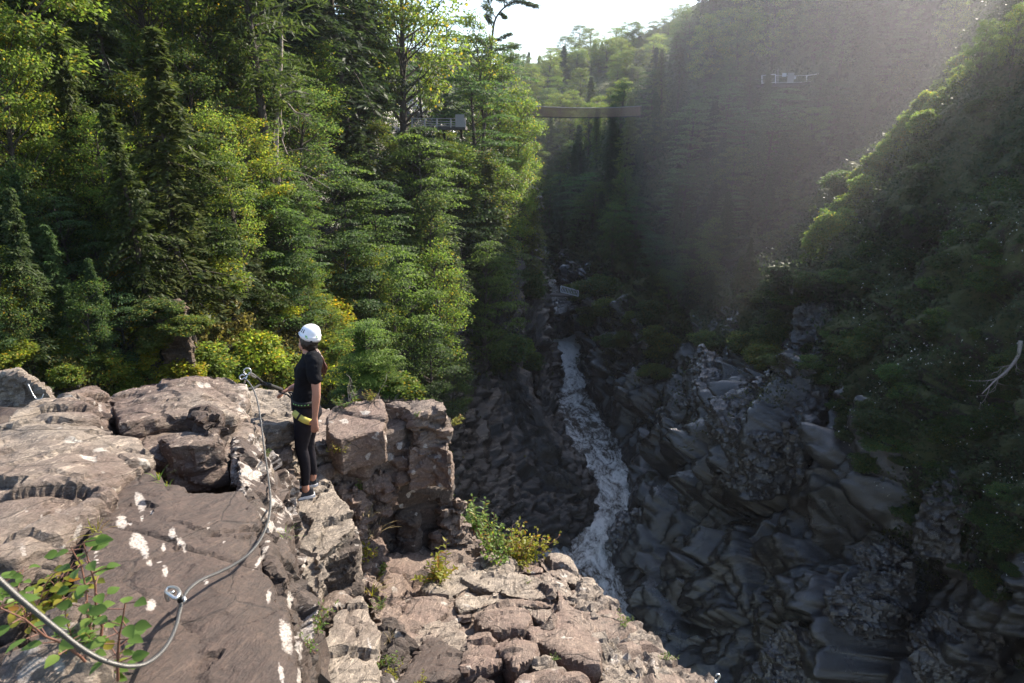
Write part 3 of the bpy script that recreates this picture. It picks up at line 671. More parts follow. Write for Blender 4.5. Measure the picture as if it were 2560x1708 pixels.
# ------------------------------------------------------------------ trees: prototypes (10 m tall, base at the origin), then one object per tree
M['needle'] = leaf_mat('hemlock needles', (.024, .042, .019), (.055, .082, .033), (.10, .125, .05), .45)
M['cedar'] = leaf_mat('cedar sprays', (.026, .05, .022), (.055, .092, .036), (.10, .135, .052), .42)
M['leaf'] = leaf_mat('broad leaves', (.04, .07, .022), (.08, .13, .042), (.14, .19, .065), .55, (.22, .16, .03))
M['beech'] = leaf_mat('beech leaves', (.03, .06, .024), (.066, .115, .045), (.12, .175, .068), .52)
M['bark'] = rock_mat('bark', (.13, .105, .085), (.045, .036, .03), (.08, .06, .047), .9, None, 0, 2.0, .8, 0)
M['dead'] = plain('dead wood', (.24, .20, .17), .85, 0, (18, .6, .01), .3)

def leaves(C, D, W, ln, wd):
    """rhombic leaves: centre, long axis, width axis"""
    n = len(C); ln = np.broadcast_to(np.asarray(ln, float).reshape(-1, 1), (n, 1)); wd = np.broadcast_to(np.asarray(wd, float).reshape(-1, 1), (n, 1))
    V = np.stack([C-D*ln/2, C+W*wd/2-D*ln*.05, C+D*ln/2, C-W*wd/2-D*ln*.05], 1)
    return V.reshape(-1, 3)
def unit(A): return A/np.maximum(np.linalg.norm(A, axis=1, keepdims=True), 1e-9)
def leaf_mesh(name, Vs):
    V = np.concatenate(Vs); return np_mesh(name, V, np.arange(len(V)).reshape(-1, 4))
def frame(D, up, r, jit=.5):
    W = unit(np.cross(D, up + r.normal(0, jit, D.shape))); return W

def conifer(seed, R=2.3, nb=90, base=.12, droop=.35, lean=0.0, spray=(.26, .085), power=.85, top=1.0, asc=0.0, tw=13, ns=4, fluff=.35):
    r = np.random.default_rng(seed); H = 10.0
    trunk = MB(); pts = [(lean*(z/H)**2*H*.1+.06*math.sin(z*.7+seed), .06*math.cos(z*.6+seed), z) for z in np.linspace(-.6, H, 12)]
    trunk.tube(pts, list(np.interp(np.linspace(0, 1, 12), [0, .5, 1], [.19, .11, .012])), 8)
    L = []
    for b in range(nb):
        f = base+(1-base)*((b+r.random())/nb)**.92
        z = f*H; az = b*2.399+r.normal(0, .35)
        ln = R*((1-(f-base)/(1-base))**power*.92+.05)*r.uniform(.5, 1.2)*(.82+.3*math.sin(az*2+z*1.1+seed))*(1 if f > base+.08 else .8)
        o = np.array([np.interp(z, [p[2] for p in pts], [p[0] for p in pts]), np.interp(z, [p[2] for p in pts], [p[1] for p in pts]), z])
        out = np.array([math.cos(az), math.sin(az), 0]); side = np.array([-out[1], out[0], 0])
        dr = droop*r.uniform(.5, 1.4); a0 = asc+r.normal(0, .1)
        P = lambda t: o+np.outer(t*ln, out)+np.stack([0*t, 0*t, ln*(a0*t-dr*t*t)], 1)
        tt = np.linspace(0, 1, 5); trunk.tube([tuple(x) for x in P(tt)], list(np.linspace(.016*ln+.008, .004, 5)), 4, False)
        t = np.linspace(.12, 1, tw)
        for s in (-1, 1):
            tl = .42*ln*(1-.62*t)+.12
            for k in range(ns):
                q = (k+.6)/ns
                C = P(t)+s*np.outer(tl*q*.82, side)+np.outer(tl*q*.55, out)+r.normal(0, .035+.05*fluff, (tw, 3))
                C[:, 2] -= .22*(tl*q)**1.3
                D = unit(s*.8*side+.6*out+np.array([0, 0, -.30+.3*asc])+r.normal(0, fluff, (tw, 3)))
                W = frame(D, np.array([0, 0, 1.]), r, fluff)
                L.append(leaves(C, D, W, spray[0]*r.uniform(.7, 1.3, tw), spray[1]*r.uniform(.7, 1.4, tw)))
    return trunk.mesh('trunk'), leaf_mesh('crown', L)

def broadleaf(seed, RX=2.6, zc=(3.0, 9.8), clumps=46, per=230, size=.16, cl=(.95, .95, .55), flat=.5, layered=False, trunk_h=.75, thin=1.0, edge=.75):
    r = np.random.default_rng(seed); H = 10.0
    tr = MB(); bend = r.normal(0, .25, 2)
    ax = lambda z: np.array([bend[0]*(z/H)**2*2, bend[1]*(z/H)**2*2, z])
    zs = np.linspace(-.5, H*trunk_h+1.2, 9)
    tr.tube([tuple(ax(z)) for z in zs], list(np.interp(np.linspace(0, 1, 9), [0, 1], [.19*thin, .03])), 8)
    L = []
    for c in range(clumps):
        u = (c+.5)/clumps; z = zc[0]+(zc[1]-zc[0])*u+r.normal(0, .25)
        prof = math.sin(math.pi*(.10+.86*u**.85))**.6
        az = c*2.399+r.normal(0, .5); rad = RX*prof*(r.uniform(edge-.35, 1.0))
        o = ax(min(z, H))*np.array([1, 1, 0])+np.array([math.cos(az)*rad, math.sin(az)*rad, z])
        zb = max(zc[0]*.55, z-rad*.75-.4); a = ax(zb)
        tr.tube([tuple(a), tuple((a*.5+o*.5)+np.array([0, 0, -.12*rad])), tuple(o)], [.05*thin*(1-.5*u)+.012, .028, .01], 4, False)
        n = int(per*r.uniform(.55, 1.35)); g = unit(r.normal(0, 1, (n, 3)))
        if layered: g[:, 2] *= .5
        rr = r.random(n)**.55
        sc = np.array(cl)*r.uniform(.6, 1.25)
        out = np.array([math.cos(az), math.sin(az), .15])
        Cc = o+g*rr[:, None]*sc + .0
        if layered:
            Cc[:, 2] -= .22*((Cc-o)[:, :2]**2).sum(1)
        D = unit(g*.6+out*.5+r.normal(0, .55, (n, 3))+np.array([0, 0, -.35]))
        up = np.array([0, 0, 1.])*(1-flat*.3)+out*.35
        W = frame(D, up, r, .32 if layered else .6)
        L.append(leaves(Cc, D, W, size*r.uniform(.65, 1.25, n), size*.62*r.uniform(.7, 1.2, n)))
    return tr.mesh('trunk'), leaf_mesh('crown', L)

PROTO = {
 'H': [conifer(11, 2.4, 95, .10, .42), conifer(12, 2.0, 100, .16, .30), conifer(13, 2.8, 85, .08, .5, power=.7)],
 'C': [conifer(21, 1.7, 120, .03, .10, spray=(.22, .10), asc=.35, fluff=.6, power=.8), conifer(22, 1.4, 130, .05, .05, spray=(.2, .09), asc=.5, fluff=.65, power=.7), conifer(23, 2.0, 110, .02, .2, spray=(.24, .10), asc=.3, fluff=.55)],
 'P': [conifer(31, 2.6, 60, .38, .12, spray=(.30, .05), asc=.2, fluff=.6, power=.55), conifer(32, 2.3, 48, .45, .10, spray=(.30, .05), asc=.15, fluff=.6, power=.5)],
 'D': [broadleaf(41), broadleaf(42, 2.2, (2.2, 9.9), 54, 200), broadleaf(43, 3.0, (2.6, 9.6), 60, 190), broadleaf(44, 2.0, (1.5, 9.9), 48, 220, .15)],
 'B': [broadleaf(51, 3.0, (.9, 9.7), 54, 230, .17, (1.35, 1.35, .22), .9, True), broadleaf(52, 2.5, (1.2, 9.8), 50, 230, .17, (1.25, 1.25, .2), .9, True)],
 'T': [broadleaf(61, 1.25, (3.5, 9.9), 40, 130, .15, (.7, .7, .5), thin=.6), broadleaf(62, 1.5, (4.2, 9.9), 36, 130, .15, (.75, .75, .5), thin=.6)],
 'S': [broadleaf(71, 5.0, (.8, 8.6), 34, 150, .75, (2.2, 2.2, 1.6), thin=.5, trunk_h=.35), broadleaf(72, 6.2, (.6, 7.0), 38, 150, .7, (2.2, 2.2, 1.3), thin=.5, trunk_h=.3), broadleaf(73, 4.2, (.8, 9.0), 30, 160, .7, (1.9, 1.9, 1.5), thin=.5, trunk_h=.4)],
}
PM = {'H': 'needle', 'C': 'cedar', 'P': 'needle', 'D': 'leaf', 'B': 'beech', 'T': 'leaf', 'S': 'leaf'}
PN = {'H': 'hemlock_tree', 'C': 'cedar_tree', 'P': 'pine_tree', 'D': 'deciduous_tree', 'B': 'beech_tree', 'T': 'slender_tree', 'S': 'shrub'}
for k, lst in PROTO.items():
    for a, b in lst:
        a.materials.append(M['bark']); b.materials.append(M[PM[k]])
TREES = []
def plant(k, loc, h, rz=None, tint=(1, 1, 1), px=None, wide=None, extra=None):
    tr, cr = PROTO[k][random.randrange(len(PROTO[k]))]
    s = h/10
    w = wide if wide else random.uniform(.85, 1.15)
    e = empty(PN[k], loc, random.uniform(0, 6.28) if rz is None else rz, (s*w, s*w, s))
    e.rotation_euler.x = random.gauss(0, .03); e.rotation_euler.y = random.gauss(0, .03)
    a = bpy.data.objects.new('trunk' if k != 'S' else 'stem', tr); b = bpy.data.objects.new('crown' if k != 'S' else 'foliage', cr)
    for o in (a, b): COL.objects.link(o); o.parent = e
    j = random.uniform(.82, 1.18)
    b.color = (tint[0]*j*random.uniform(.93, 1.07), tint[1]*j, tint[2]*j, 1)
    t = Vector(loc)+Vector((0, 0, h*.55)); x, y, d = project(t)
    TREES.append([e, k, x, y, d, h, tint]); return e
def tree(k, px, top, base, bv, tint=(1, 1, 1), wide=None, sink=.2, cap=26):
    loc, n = hit(px, base, bv)
    if loc is None: return None
    x, y, d = project(loc)
    if bv is BV_L and 1010 < px < 1185 and base > 350: top = max(top, 332)
    h = min(cap, (base-top)/F*d/.97)
    return plant(k, loc-Vector((0, 0, sink)), h, None, tint, wide=wide)
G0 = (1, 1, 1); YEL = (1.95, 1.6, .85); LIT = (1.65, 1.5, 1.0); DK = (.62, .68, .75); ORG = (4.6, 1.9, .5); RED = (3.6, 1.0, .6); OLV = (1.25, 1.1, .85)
SPEC = [
 ('D', 20, -330, 420, LIT), ('D', 75, 60, 640, LIT), ('H', 180, -200, 480, OLV), ('H', 235, 120, 620, OLV), ('D', 110, 420, 760, G0), ('H', 300, -160, 420, G0),
 ('D', 400, -220, 330, LIT), ('D', 480, -160, 380, YEL), ('H', 470, 140, 830, OLV), ('H', 395, 300, 860, OLV), ('D', 380, 200, 520, YEL), ('D', 570, -190, 420, G0), ('D', 600, 60, 560, G0),
 ('D', 610, 300, 700, LIT), ('B', 660, 430, 830, LIT), ('P', 700, -240, 640, OLV), ('H', 790, -260, 380, DK), ('H', 870, -300, 440, DK), ('H', 930, -260, 360, DK), ('D', 950, -120, 330, LIT), ('D', 1010, -160, 400, LIT),
 ('T', 1075, -90, 370, LIT), ('T', 1130, -10, 370, LIT), ('T', 1170, 60, 380, LIT), ('T', 1210, 80, 420, LIT), ('D', 1255, 190, 520, LIT), ('D', 1280, 260, 560, LIT), ('T', 1100, 120, 420, G0),
 ('B', 860, 390, 760, G0), ('B', 950, 460, 790, G0), ('B', 1060, 350, 680, LIT), ('D', 1160, 390, 660, LIT), ('D', 1240, 430, 720, LIT), ('D', 1300, 400, 640, LIT), ('H', 1330, 480, 700, YEL),
 ('B', 1000, 600, 960, LIT), ('D', 930, 630, 900, LIT), ('D', 1110, 620, 960, LIT), ('B', 1210, 600, 900, LIT), ('B', 1080, 780, 1040, G0), ('D', 1130, 890, 1080, G0), ('B', 760, 520, 840, G0), ('B', 720, 400, 700, LIT),
 ('H', 90, 480, 930, G0), ('C', 20, 560, 980, G0), ('H', 200, 560, 920, (1.1, 1.25, 1.1)), ('C', 270, 640, 930, G0), ('H', 150, 540, 800, OLV), ('B', 330, 700, 960, G0), ('D', 60, 640, 960, G0), ('D', 235, 690, 950, G0), ('D', 320, 580, 720, YEL), ('D', 560, 560, 800, LIT), ('D', 480, 560, 760, G0),
 ('S', 305, 610, 730, ORG), ('S', 330, 600, 690, YEL), ('S', 175, 615, 690, RED), ('S', 285, 590, 640, RED), ('S', 100, 120, 230, ORG), ('S', 30, 250, 340, YEL), ('S', 318, 640, 740, ORG),
 ('D', 700, 620, 820, YEL), ('D', 780, 640, 860, LIT),
]
for k, px, a, b, tint in SPEC: tree(k, px, a, b, BV_L, tint)
# the rest of the wood on the left wall
for gx in range(-60, 1300, 92):
    for gy in range(70, 980, 105):
        px = gx+random.uniform(-40, 40); py = gy+random.uniform(-45, 45)
        if px > 1000 and py > 900: continue
        if py > 860 and px < 820: continue
        if 380 < px < 480 and 650 < py < 930: continue
        hh = random.uniform(170, 330)
        k = random.choice('HHCDDB' if px < 700 else 'HDDBBT')
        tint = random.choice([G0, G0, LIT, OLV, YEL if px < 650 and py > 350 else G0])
        if 740 < px < 1000 and py < 340: tint = DK; k = random.choice('HHB')  # this zone's shade is put into the crown tint
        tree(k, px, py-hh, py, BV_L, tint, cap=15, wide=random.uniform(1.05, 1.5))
# yellow green bushes low on the left wall
for i in range(84):
    px = random.uniform(-20, 860); py = random.uniform(690, 985)
    if 390 < px < 470 and 720 < py < 930: continue
    if px < 110 and py > 900: continue
    tree('S', px, py-random.uniform(50, 110), py, BV_L, random.choice([YEL, (3.2, 2.3, .9), (3.0, 2.0, .8), (2.2, 1.8, .8), LIT]), 1.35)
for i in range(22):
    px = random.uniform(860, 1330); py = random.uniform(560, 1060)
    tree('S', px, py-random.uniform(50, 90), py, BV_L, random.choice([LIT, G0, DK]), 1.1)

# right wall: dark wood in shade, brighter broadleaves along the crest
for gx in range(1340, 2300, 54):
    for gy in range(-20, 860, 64):
        px = gx+random.uniform(-30, 30); py = gy+random.uniform(-32, 32)
        if py > veg_line(px)-60 or (px > 1900 and py > 480 and px+py > 2480): continue
        if 1890 < px < 2140 and 170 < py < 300: continue
        if px > 1960 and abs(py-np.interp(px, [1990, 2190, 2420], [700, 440, 190])) < 110: continue
        hh = random.uniform(95, 190)
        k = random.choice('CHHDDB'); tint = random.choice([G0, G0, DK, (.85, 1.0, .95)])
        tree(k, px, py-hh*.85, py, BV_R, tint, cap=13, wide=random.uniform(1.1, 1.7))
for px, a, b, k, t_ in [(1650, -10, 330, 'H', LIT), (1690, 60, 360, 'H', G0), (1760, -60, 250, 'D', LIT), (1840, -80, 200, 'D', LIT), (1930, -90, 170, 'D', LIT), (2030, -60, 150, 'D', G0), (2100, -60, 170, 'C', G0), (2270, 20, 190, 'C', LIT), (2370, 0, 150, 'D', LIT),
                       (2440, 60, 220, 'D', G0), (2520, 20, 200, 'D', LIT), (2140, 110, 300, 'C', G0), (1560, 260, 470, 'C', LIT), (1490, 280, 420, 'C', LIT), (1370, 370, 560, 'C', LIT), (1470, 260, 400, 'D', LIT)]:
    tree(k, px, a, b, BV_R, t_, cap=16)
# shrubs over the near right slope
for i in range(230):
    px = random.uniform(1880, 2570); py = random.uniform(200, 1480)
    if px+.85*py < 2350 or py > veg_line(px)+80: continue
    tree('S', px, py-random.uniform(18, 52), py, BV_R, random.choice([G0, DK, DK, (.8, .95, .9), (.9, 1.0, 1.0)]), random.uniform(1.3, 2.1))
for i in range(64):
    u = random.random(); px = 2000+420*u+random.uniform(-14, 14); py = np.interp(px, [1990, 2190, 2420], [700, 440, 190])+random.uniform(-26, 16)
    tree('S', px, py-random.uniform(34, 62), py, BV_R, random.choice([(1.8, 1.7, 1.3), (2.3, 2.0, 1.5)]), 1.1)  # sunlight along the rim is put into the shrub tint
for i in range(26):
    px = random.uniform(1440, 2000); py = veg_line(px)+random.uniform(-40, 120)
    tree('S', px, py-random.uniform(25, 60), py, BV_R, random.choice([G0, OLV, DK]), 1.6)

# far hill
for gx in range(1180, 2080, 43):
    for gy in range(90, 560, 37):
        px = gx+random.uniform(-22, 22); py = gy+random.uniform(-20, 20)
        loc, n = hit(px, py, BV_F)
        if loc is None: continue
        l2, n2 = hit(px, py-30, BV_R)
        if l2 is not None: continue
        tree(random.choice('DDDDDC'), px, py-random.uniform(55, 95), py, BV_F, random.choice([LIT, G0, LIT, OLV]), sink=2.5, cap=16, wide=random.uniform(1.3, 1.9))
for px in range(1290, 1760, 28):
    tree(random.choice('DDDDDC'), px, 0, np.interp(px, [1290, 1400, 1560, 1740], [175, 165, 135, 45])+14, BV_F, LIT, sink=3, cap=random.uniform(9, 15), wide=1.6)

# ------------------------------------------------------------------ undergrowth, nobody could count it
def scatter(name, obj, n, keep, size, mat, seed, lift=.25, up=.5):
    r = np.random.default_rng(seed)
    co = get_co(obj.data); a = np.empty(len(obj.data.loops), np.int32); obj.data.loops.foreach_get('vertex_index', a); Qf = a.reshape(-1, 4)
    A = co[Qf]; cr_ = np.cross(A[:, 2]-A[:, 0], A[:, 3]-A[:, 1]); ar = np.linalg.norm(cr_, axis=1); N = cr_/np.maximum(ar, 1e-9)[:, None]
    cen = A.mean(1); x, y, d = project([cen[:, 0], cen[:, 1], cen[:, 2]]); dd = np.maximum(d, 4)
    w = ar/dd**1.5*((d > 3) & (x > -150) & (x < 2710) & (y > -250) & (y < 1900))*keep(x, y, cen)
    i = r.choice(len(Qf), n, p=w/w.sum())
    u, v2 = r.random((2, n)); P = (A[i, 0]*((1-u)*(1-v2))[:, None]+A[i, 1]*(u*(1-v2))[:, None]+A[i, 2]*(u*v2)[:, None]+A[i, 3]*((1-u)*v2)[:, None])
    Nn = N[i]; Nn *= np.sign((Nn*(-P)).sum(1))[:, None]
    cl = np.clip(fbm(P*.9, 3, seed)+.75, .08, 1.6)
    dist = dd[i]
    P = P+Nn*(lift*cl*r.random(n)**.7*(.35+dist/40))[:, None]+np.array([0, 0, 1])*(lift*.8*cl*r.random(n))[:, None]
    D = unit(r.normal(0, .7, (n, 3))+np.array([0, 0, -.2])+Nn*.5); W = unit(np.cross(D, r.normal(0, .5, (n, 3))+np.array([0, 0, up])+Nn*.5))
    s = size*(.45+dist/60)*r.uniform(.6, 1.4, n)
    o = link(name, leaf_mesh(name, [leaves(P, D, W, s, s*.6)]), mat)
    tag(o, kind='stuff'); return o
M['under'] = leaf_mat('undergrowth leaves', (.02, .035, .012), (.045, .068, .02), (.095, .115, .034), .4, (.19, .14, .035))
M['under_r'] = leaf_mat('slope shrub leaves', (.018, .03, .014), (.036, .055, .024), (.07, .09, .04), .4)
M['mossy'] = leaf_mat('yellow moss and grass', (.09, .08, .02), (.19, .16, .04), (.32, .26, .075), .35)
scatter('undergrowth', left_wall, 170000, lambda x, y, c: np.where((x > 1130) & (y > 950), .03, 1)*np.where((x < 470) & (x > 385) & (y > 690) & (y < 940), .04, 1)*np.where((x < 120) & (y > 900), .1, 1)*np.where((y > 980) & (x > 1000), .15, 1)*np.where((x > 1290) & (y > 590), .05, 1), .17, M['under'], 5, .5)
scatter('hanging_moss', left_wall, 80000, lambda x, y, c: ((x < 860) & (y > 690) & (y < 1010)).astype(float)*np.clip(fbm(c*.35, 3, 9)+.4, .02, 1)*np.where((x < 470) & (x > 385), .1, 1), .14, M['mossy'], 6, .3)
scatter('slope_undergrowth', right_wall, 330000, lambda x, y, c: (y < veg_line(x)+140*fbm(c*.25, 3, 15))*np.clip(1.25+fbm(c*.18, 3, 8)*1.3, .0, 1), .18, M['under_r'], 7, .55)
scatter('slope_moss', right_wall, 22000, lambda x, y, c: ((x > 1430) & (y > veg_line(x)-120) & (y < veg_line(x)+230)).astype(float)*np.clip(fbm(c*.3, 3, 29)*3-.5, .0, 1), .13, leaf_mat('damp moss and grass', (.03, .04, .012), (.055, .065, .02), (.09, .095, .035), .3), 8, .25)
M['flower'] = plain('white flower heads', (.55, .55, .47), .8)
scatter('white_wildflowers', right_wall, 2600, lambda x, y, c: ((x > 1950) & (y > 450) & (y < veg_line(x)+90) & (x+.85*y > 2480)).astype(float)*np.clip(fbm(c*.4, 3, 33)*2.2-.1, 0, 1), .085, M['flower'], 9, .85, 1.5)

scatter('hill_undergrowth', far_hill, 60000, lambda x, y, c: (x > 1150)*1.0, .10, M['under'], 12, .1)
# ------------------------------------------------------------------ the climber
M['skin'] = plain('skin', (.42, .21, .145), .5, 0, None, .06)
M['shirt'] = plain('black cotton', (.009, .009, .011), .9, 0, (60, .4, .004), .3)
M['legging'] = plain('charcoal leggings', (.016, .014, .018), .8, 0, (40, .25, .004), .2)
for k_ in ('shirt', 'legging'): M[k_].node_tree.nodes['Principled BSDF'].inputs['Specular IOR Level'].default_value = .12
M['hair'] = plain('dark brown hair', (.014, .008, .006), .5, 0, (50, .6, .004), .35)
M['hair_lit'] = plain('reddish sunlit ponytail', (.10, .035, .022), .45, 0, (60, .6, .004), .4)  # same hair, with sunlight put into the colour
M['shell'] = plain('white helmet shell', (.78, .77, .80), .35, 0, None, .02)
M['dark'] = plain('black webbing', (.015, .015, .016), .8, 0, (80, .5, .003), .2)
M['yellow'] = plain('yellow webbing', (.62, .56, .13), .75, 0, (90, .5, .003), .1)
M['green'] = plain('green emblem', (.22, .52, .16), .6)
M['sole'] = plain('white sole', (.62, .62, .64), .6)
M['shoe'] = plain('grey knit shoe', (.022, .022, .026), .85, 0, (120, .6, .004), .3)
M['steel'] = plain('galvanised steel', (.55, .55, .54), .33, .85, (60, .15, .002), .12)
M['gold'] = plain('gold chain', (.7, .55, .25), .3, .9)

def ering(c, a, b, n=20, tilt=0, roll=0):
    R = Matrix.Rotation(tilt, 3, 'Y') @ Matrix.Rotation(roll, 3, 'X')
    return [Vector(c)+R @ Vector((a*math.cos(2*math.pi*k/n), b*math.sin(2*math.pi*k/n), 0)) for k in range(n)]
def loft_rings(mb, rings):
    n = len(rings[0]); V = [p for r in rings for p in r]; Fs = []
    for i in range(len(rings)-1):
        for k in range(n): Fs.append((i*n+k, i*n+(k+1) % n, (i+1)*n+(k+1) % n, (i+1)*n+k))
    Fs.append(tuple(range(n-1, -1, -1))); Fs.append(tuple((len(rings)-1)*n+k for k in range(n)))
    mb.add(V, Fs)
def ball(mb, c, r, sx=1, sy=1, sz=1, n=16, R=None):
    rings = []
    for i in range(1, n//2):
        th = math.pi*i/(n//2)-math.pi/2
        rr = [Vector((math.cos(th)*math.cos(2*math.pi*k/n)*r*sx, math.cos(th)*math.sin(2*math.pi*k/n)*r*sy, math.sin(th)*r*sz)) for k in range(n)]
        rings.append([Vector(c)+((R @ p) if R is not None else p) for p in rr])
    loft_rings(mb, rings)
def limb(mb, pts, seg=14):
    P = spline([p[:3] for p in pts], 5); t = np.linspace(0, len(pts)-1, len(P))
    mb.tube(P, list(np.interp(t, range(len(pts)), [p[3] for p in pts])), seg)
    ball(mb, pts[0][:3], pts[0][3]); ball(mb, pts[-1][:3], pts[-1][3])
def solid(name, mb, vox, smooth, mat, parent, noise=0, nf=30):
    me = remesh(mb.mesh(name, False), vox)
    bm = bmesh.new(); bm.from_mesh(me)
    for _ in range(smooth): bmesh.ops.smooth_vert(bm, verts=bm.verts, factor=.5, use_axis_x=True, use_axis_y=True, use_axis_z=True)
    bm.to_mesh(me); bm.free(); me.name = name; smooth_all(me)
    if noise:
        V = get_co(me); N = get_no(me); set_co(me, V+N*(noise*fbm(V*nf, 3, 5))[:, None])
    return link(name, me, mat, parent)

BV_B = bvh_of([o for o in BLOCKS if o.get('label', '').startswith('tilted grey slab')])
foot, _n = hit(766, 1226, BV_B)
PERS = empty('person', foot)
tag(PERS, 'woman in white helmet, black shirt and leggings with yellow harness strap holding a lanyard', 'person')
KX, KZ, TN = .00121, .00130, .40
def pc(cx, cy, y=0.0):
    """crop pixel and depth offset -> metres from the feet"""
    z = (1405-cy)*KZ - y*TN
    return Vector(((cx-585)*KX + .074*z, y, z))
def L4(v, r): return (v.x, v.y, v.z, r)
# body: head, neck, arms and hands, ankles in one skin
b = MB(); 
hc = pc(612, 252, 0); 
ball(b, hc, .088, .80, .86, 1.16)
ball(b, hc+Vector((-.045, .030, -.055)), .052, 1.0, .9, 1.05)      # jaw
ball(b, hc+Vector((-.078, .046, -.012)), .013, 1.5, .9, 1.2)       # nose
ball(b, hc+Vector((-.070, .036, -.048)), .014, 1.0, 1.4, .8)       # lips
ball(b, hc+Vector((-.066, .040, -.078)), .018, 1.0, 1.2, .8)       # chin
ball(b, hc+Vector((.010, -.082, -.008)), .020, .7, .45, 1.3)       # ear
limb(b, [L4(hc+Vector((-.005, .01, -.06)), .052), L4(pc(612, 320), .050), L4(pc(625, 365), .062)])
# near arm hanging
limb(b, [L4(pc(690, 400, -.13), .052), L4(pc(706, 520, -.18), .045), L4(pc(717, 630, -.20), .038), L4(pc(713, 690, -.20), .037), L4(pc(703, 800, -.19), .025), L4(pc(700, 830, -.19), .024)])
def hand(mb, wrist, palm, side, fing, curl, s=1.0):
    """palm with four unequal fingers and a side thumb; palm = direction to the knuckles, side = towards the index, curl = bending direction"""
    w = Vector(wrist); d = Vector(palm).normalized(); sd = Vector(side).normalized(); cu = Vector(curl).normalized()
    for k in (-1, 0, 1): limb(mb, [L4(w+sd*.010*k, .019*s), L4(w+d*.045+sd*.018*k, .017*s), L4(w+d*.085+sd*.021*k, .013*s)], 10)
    for k, (ln, off) in enumerate(zip((.072, .080, .075, .058), (.032, .011, -.011, -.031))):
        a = w+d*.083+sd*off; q = fing*(1+.12*k)
        p1 = a+(d*math.cos(q*.45)+cu*math.sin(q*.45))*ln*.45
        p2 = p1+(d*math.cos(q*1.1)+cu*math.sin(q*1.1))*ln*.33
        p3 = p2+(d*math.cos(q*1.8)+cu*math.sin(q*1.8))*ln*.26
        limb(mb, [L4(a, .0105), L4(p1, .0095), L4(p2, .0088), L4(p3, .0075)], 8)
    a = w+d*.025+sd*.024
    p1 = a+(d*.65+sd*.6+cu*.35).normalized()*.038; p2 = p1+(d*.85+sd*.1+cu*.5).normalized()*.032
    limb(mb, [L4(a, .015), L4(p1, .012), L4(p2, .009)], 8)
hand(b, pc(700, 830, -.19), (-.05, -.02, -1), (-.95, .3, 0), .55, (-.3, .9, -.1), .95)
# far arm reaching forward to the lanyard
limb(b, [L4(pc(640, 400, .15), .05), L4(pc(590, 520, .19), .043), L4(pc(520, 575, .19), .036), L4(pc(470, 585, .18), .034), L4(pc(428, 606, .16), .025)])
hand(b, pc(428, 606, .16), (-.86, -.15, -.38), (.05, -.95, .3), 1.5, (-.35, .15, -.9), .95)
# ankles
limb(b, [L4(pc(618, 365), .055), L4(pc(605, 560), .07), L4(pc(597, 770), .075)], 12)
limb(b, [L4(pc(596, 770, -.02), .06), L4(pc(592, 880, -.075), .055), L4(pc(576, 1000, -.085), .045), L4(pc(574, 1075, -.088), .038), L4(pc(592, 1150, -.09), .036), L4(pc(600, 1300, -.09), .030)], 12)
limb(b, [L4(pc(598, 770, .02), .06), L4(pc(592, 900, .08), .05), L4(pc(582, 1000, .085), .042), L4(pc(588, 1075, .088), .036), L4(pc(602, 1150, .09), .034), L4(pc(617, 1250, .09), .028)], 12)
limb(b, [L4(pc(600, 1290, -.09), .036), L4(pc(598, 1345, -.09), .034), L4(pc(600, 1385, -.09), .036)])
limb(b, [L4(pc(617, 1240, .09), .036), L4(pc(617, 1290, .09), .034), L4(pc(613, 1310, .09), .036)])
solid('body', b, .007, 2, M['skin'], PERS)
# shirt
s = MB()
rings = [ering(pc(592, 715), .122, .160), ering(pc(592, 670), .119, .150), ering(pc(594, 620), .112, .138), ering(pc(600, 555), .112, .140), ering(pc(612, 490), .122, .150), ering(pc(618, 440), .118, .165), ering(pc(628, 400), .098, .175), ering(pc(632, 370), .078, .135), ering(pc(630, 350), .074, .095), ering(pc(626, 336), .066, .072)]
loft_rings(s, rings)
ball(s, pc(560, 480, .07), .062, .9, 1, 1.05); ball(s, pc(556, 485, -.04), .060, .9, 1, 1.05)
limb(s, [L4(pc(664, 392, -.08), .074), L4(pc(684, 398, -.125), .070), L4(pc(694, 450, -.155), .068), L4(pc(702, 535, -.185), .058)])
limb(s, [L4(pc(640, 392, .13), .070), L4(pc(605, 480, .18), .064), L4(pc(580, 525, .19), .058)])
solid('shirt', s, .008, 3, M['shirt'], PERS, .010, 11)
# leggings
l = MB()
loft_rings(l, [ering(pc(596, 700), .110, .145), ering(pc(596, 745), .118, .160), ering(pc(598, 790), .118, .165), ering(pc(596, 840), .105, .160), ering(pc(594, 870), .085, .14)])
ball(l, pc(640, 790, -.05), .085, .85, 1, 1); ball(l, pc(640, 780, .06), .085, .85, 1, 1)
limb(l, [L4(pc(592, 800, -.075), .096), L4(pc(588, 900, -.08), .086), L4(pc(576, 1000, -.085), .068), L4(pc(574, 1075, -.088), .055), L4(pc(592, 1150, -.09), .054), L4(pc(600, 1240, -.09), .046), L4(pc(600, 1335, -.09), .039)], 18)
limb(l, [L4(pc(598, 800, .075), .094), L4(pc(592, 900, .08), .08), L4(pc(582, 1000, .085), .064), L4(pc(588, 1075, .088), .054), L4(pc(602, 1150, .09), .050), L4(pc(614, 1220, .09), .043), L4(pc(618, 1275, .09), .038)], 18)
solid('leggings', l, .008, 3, M['legging'], PERS, .003, 18)
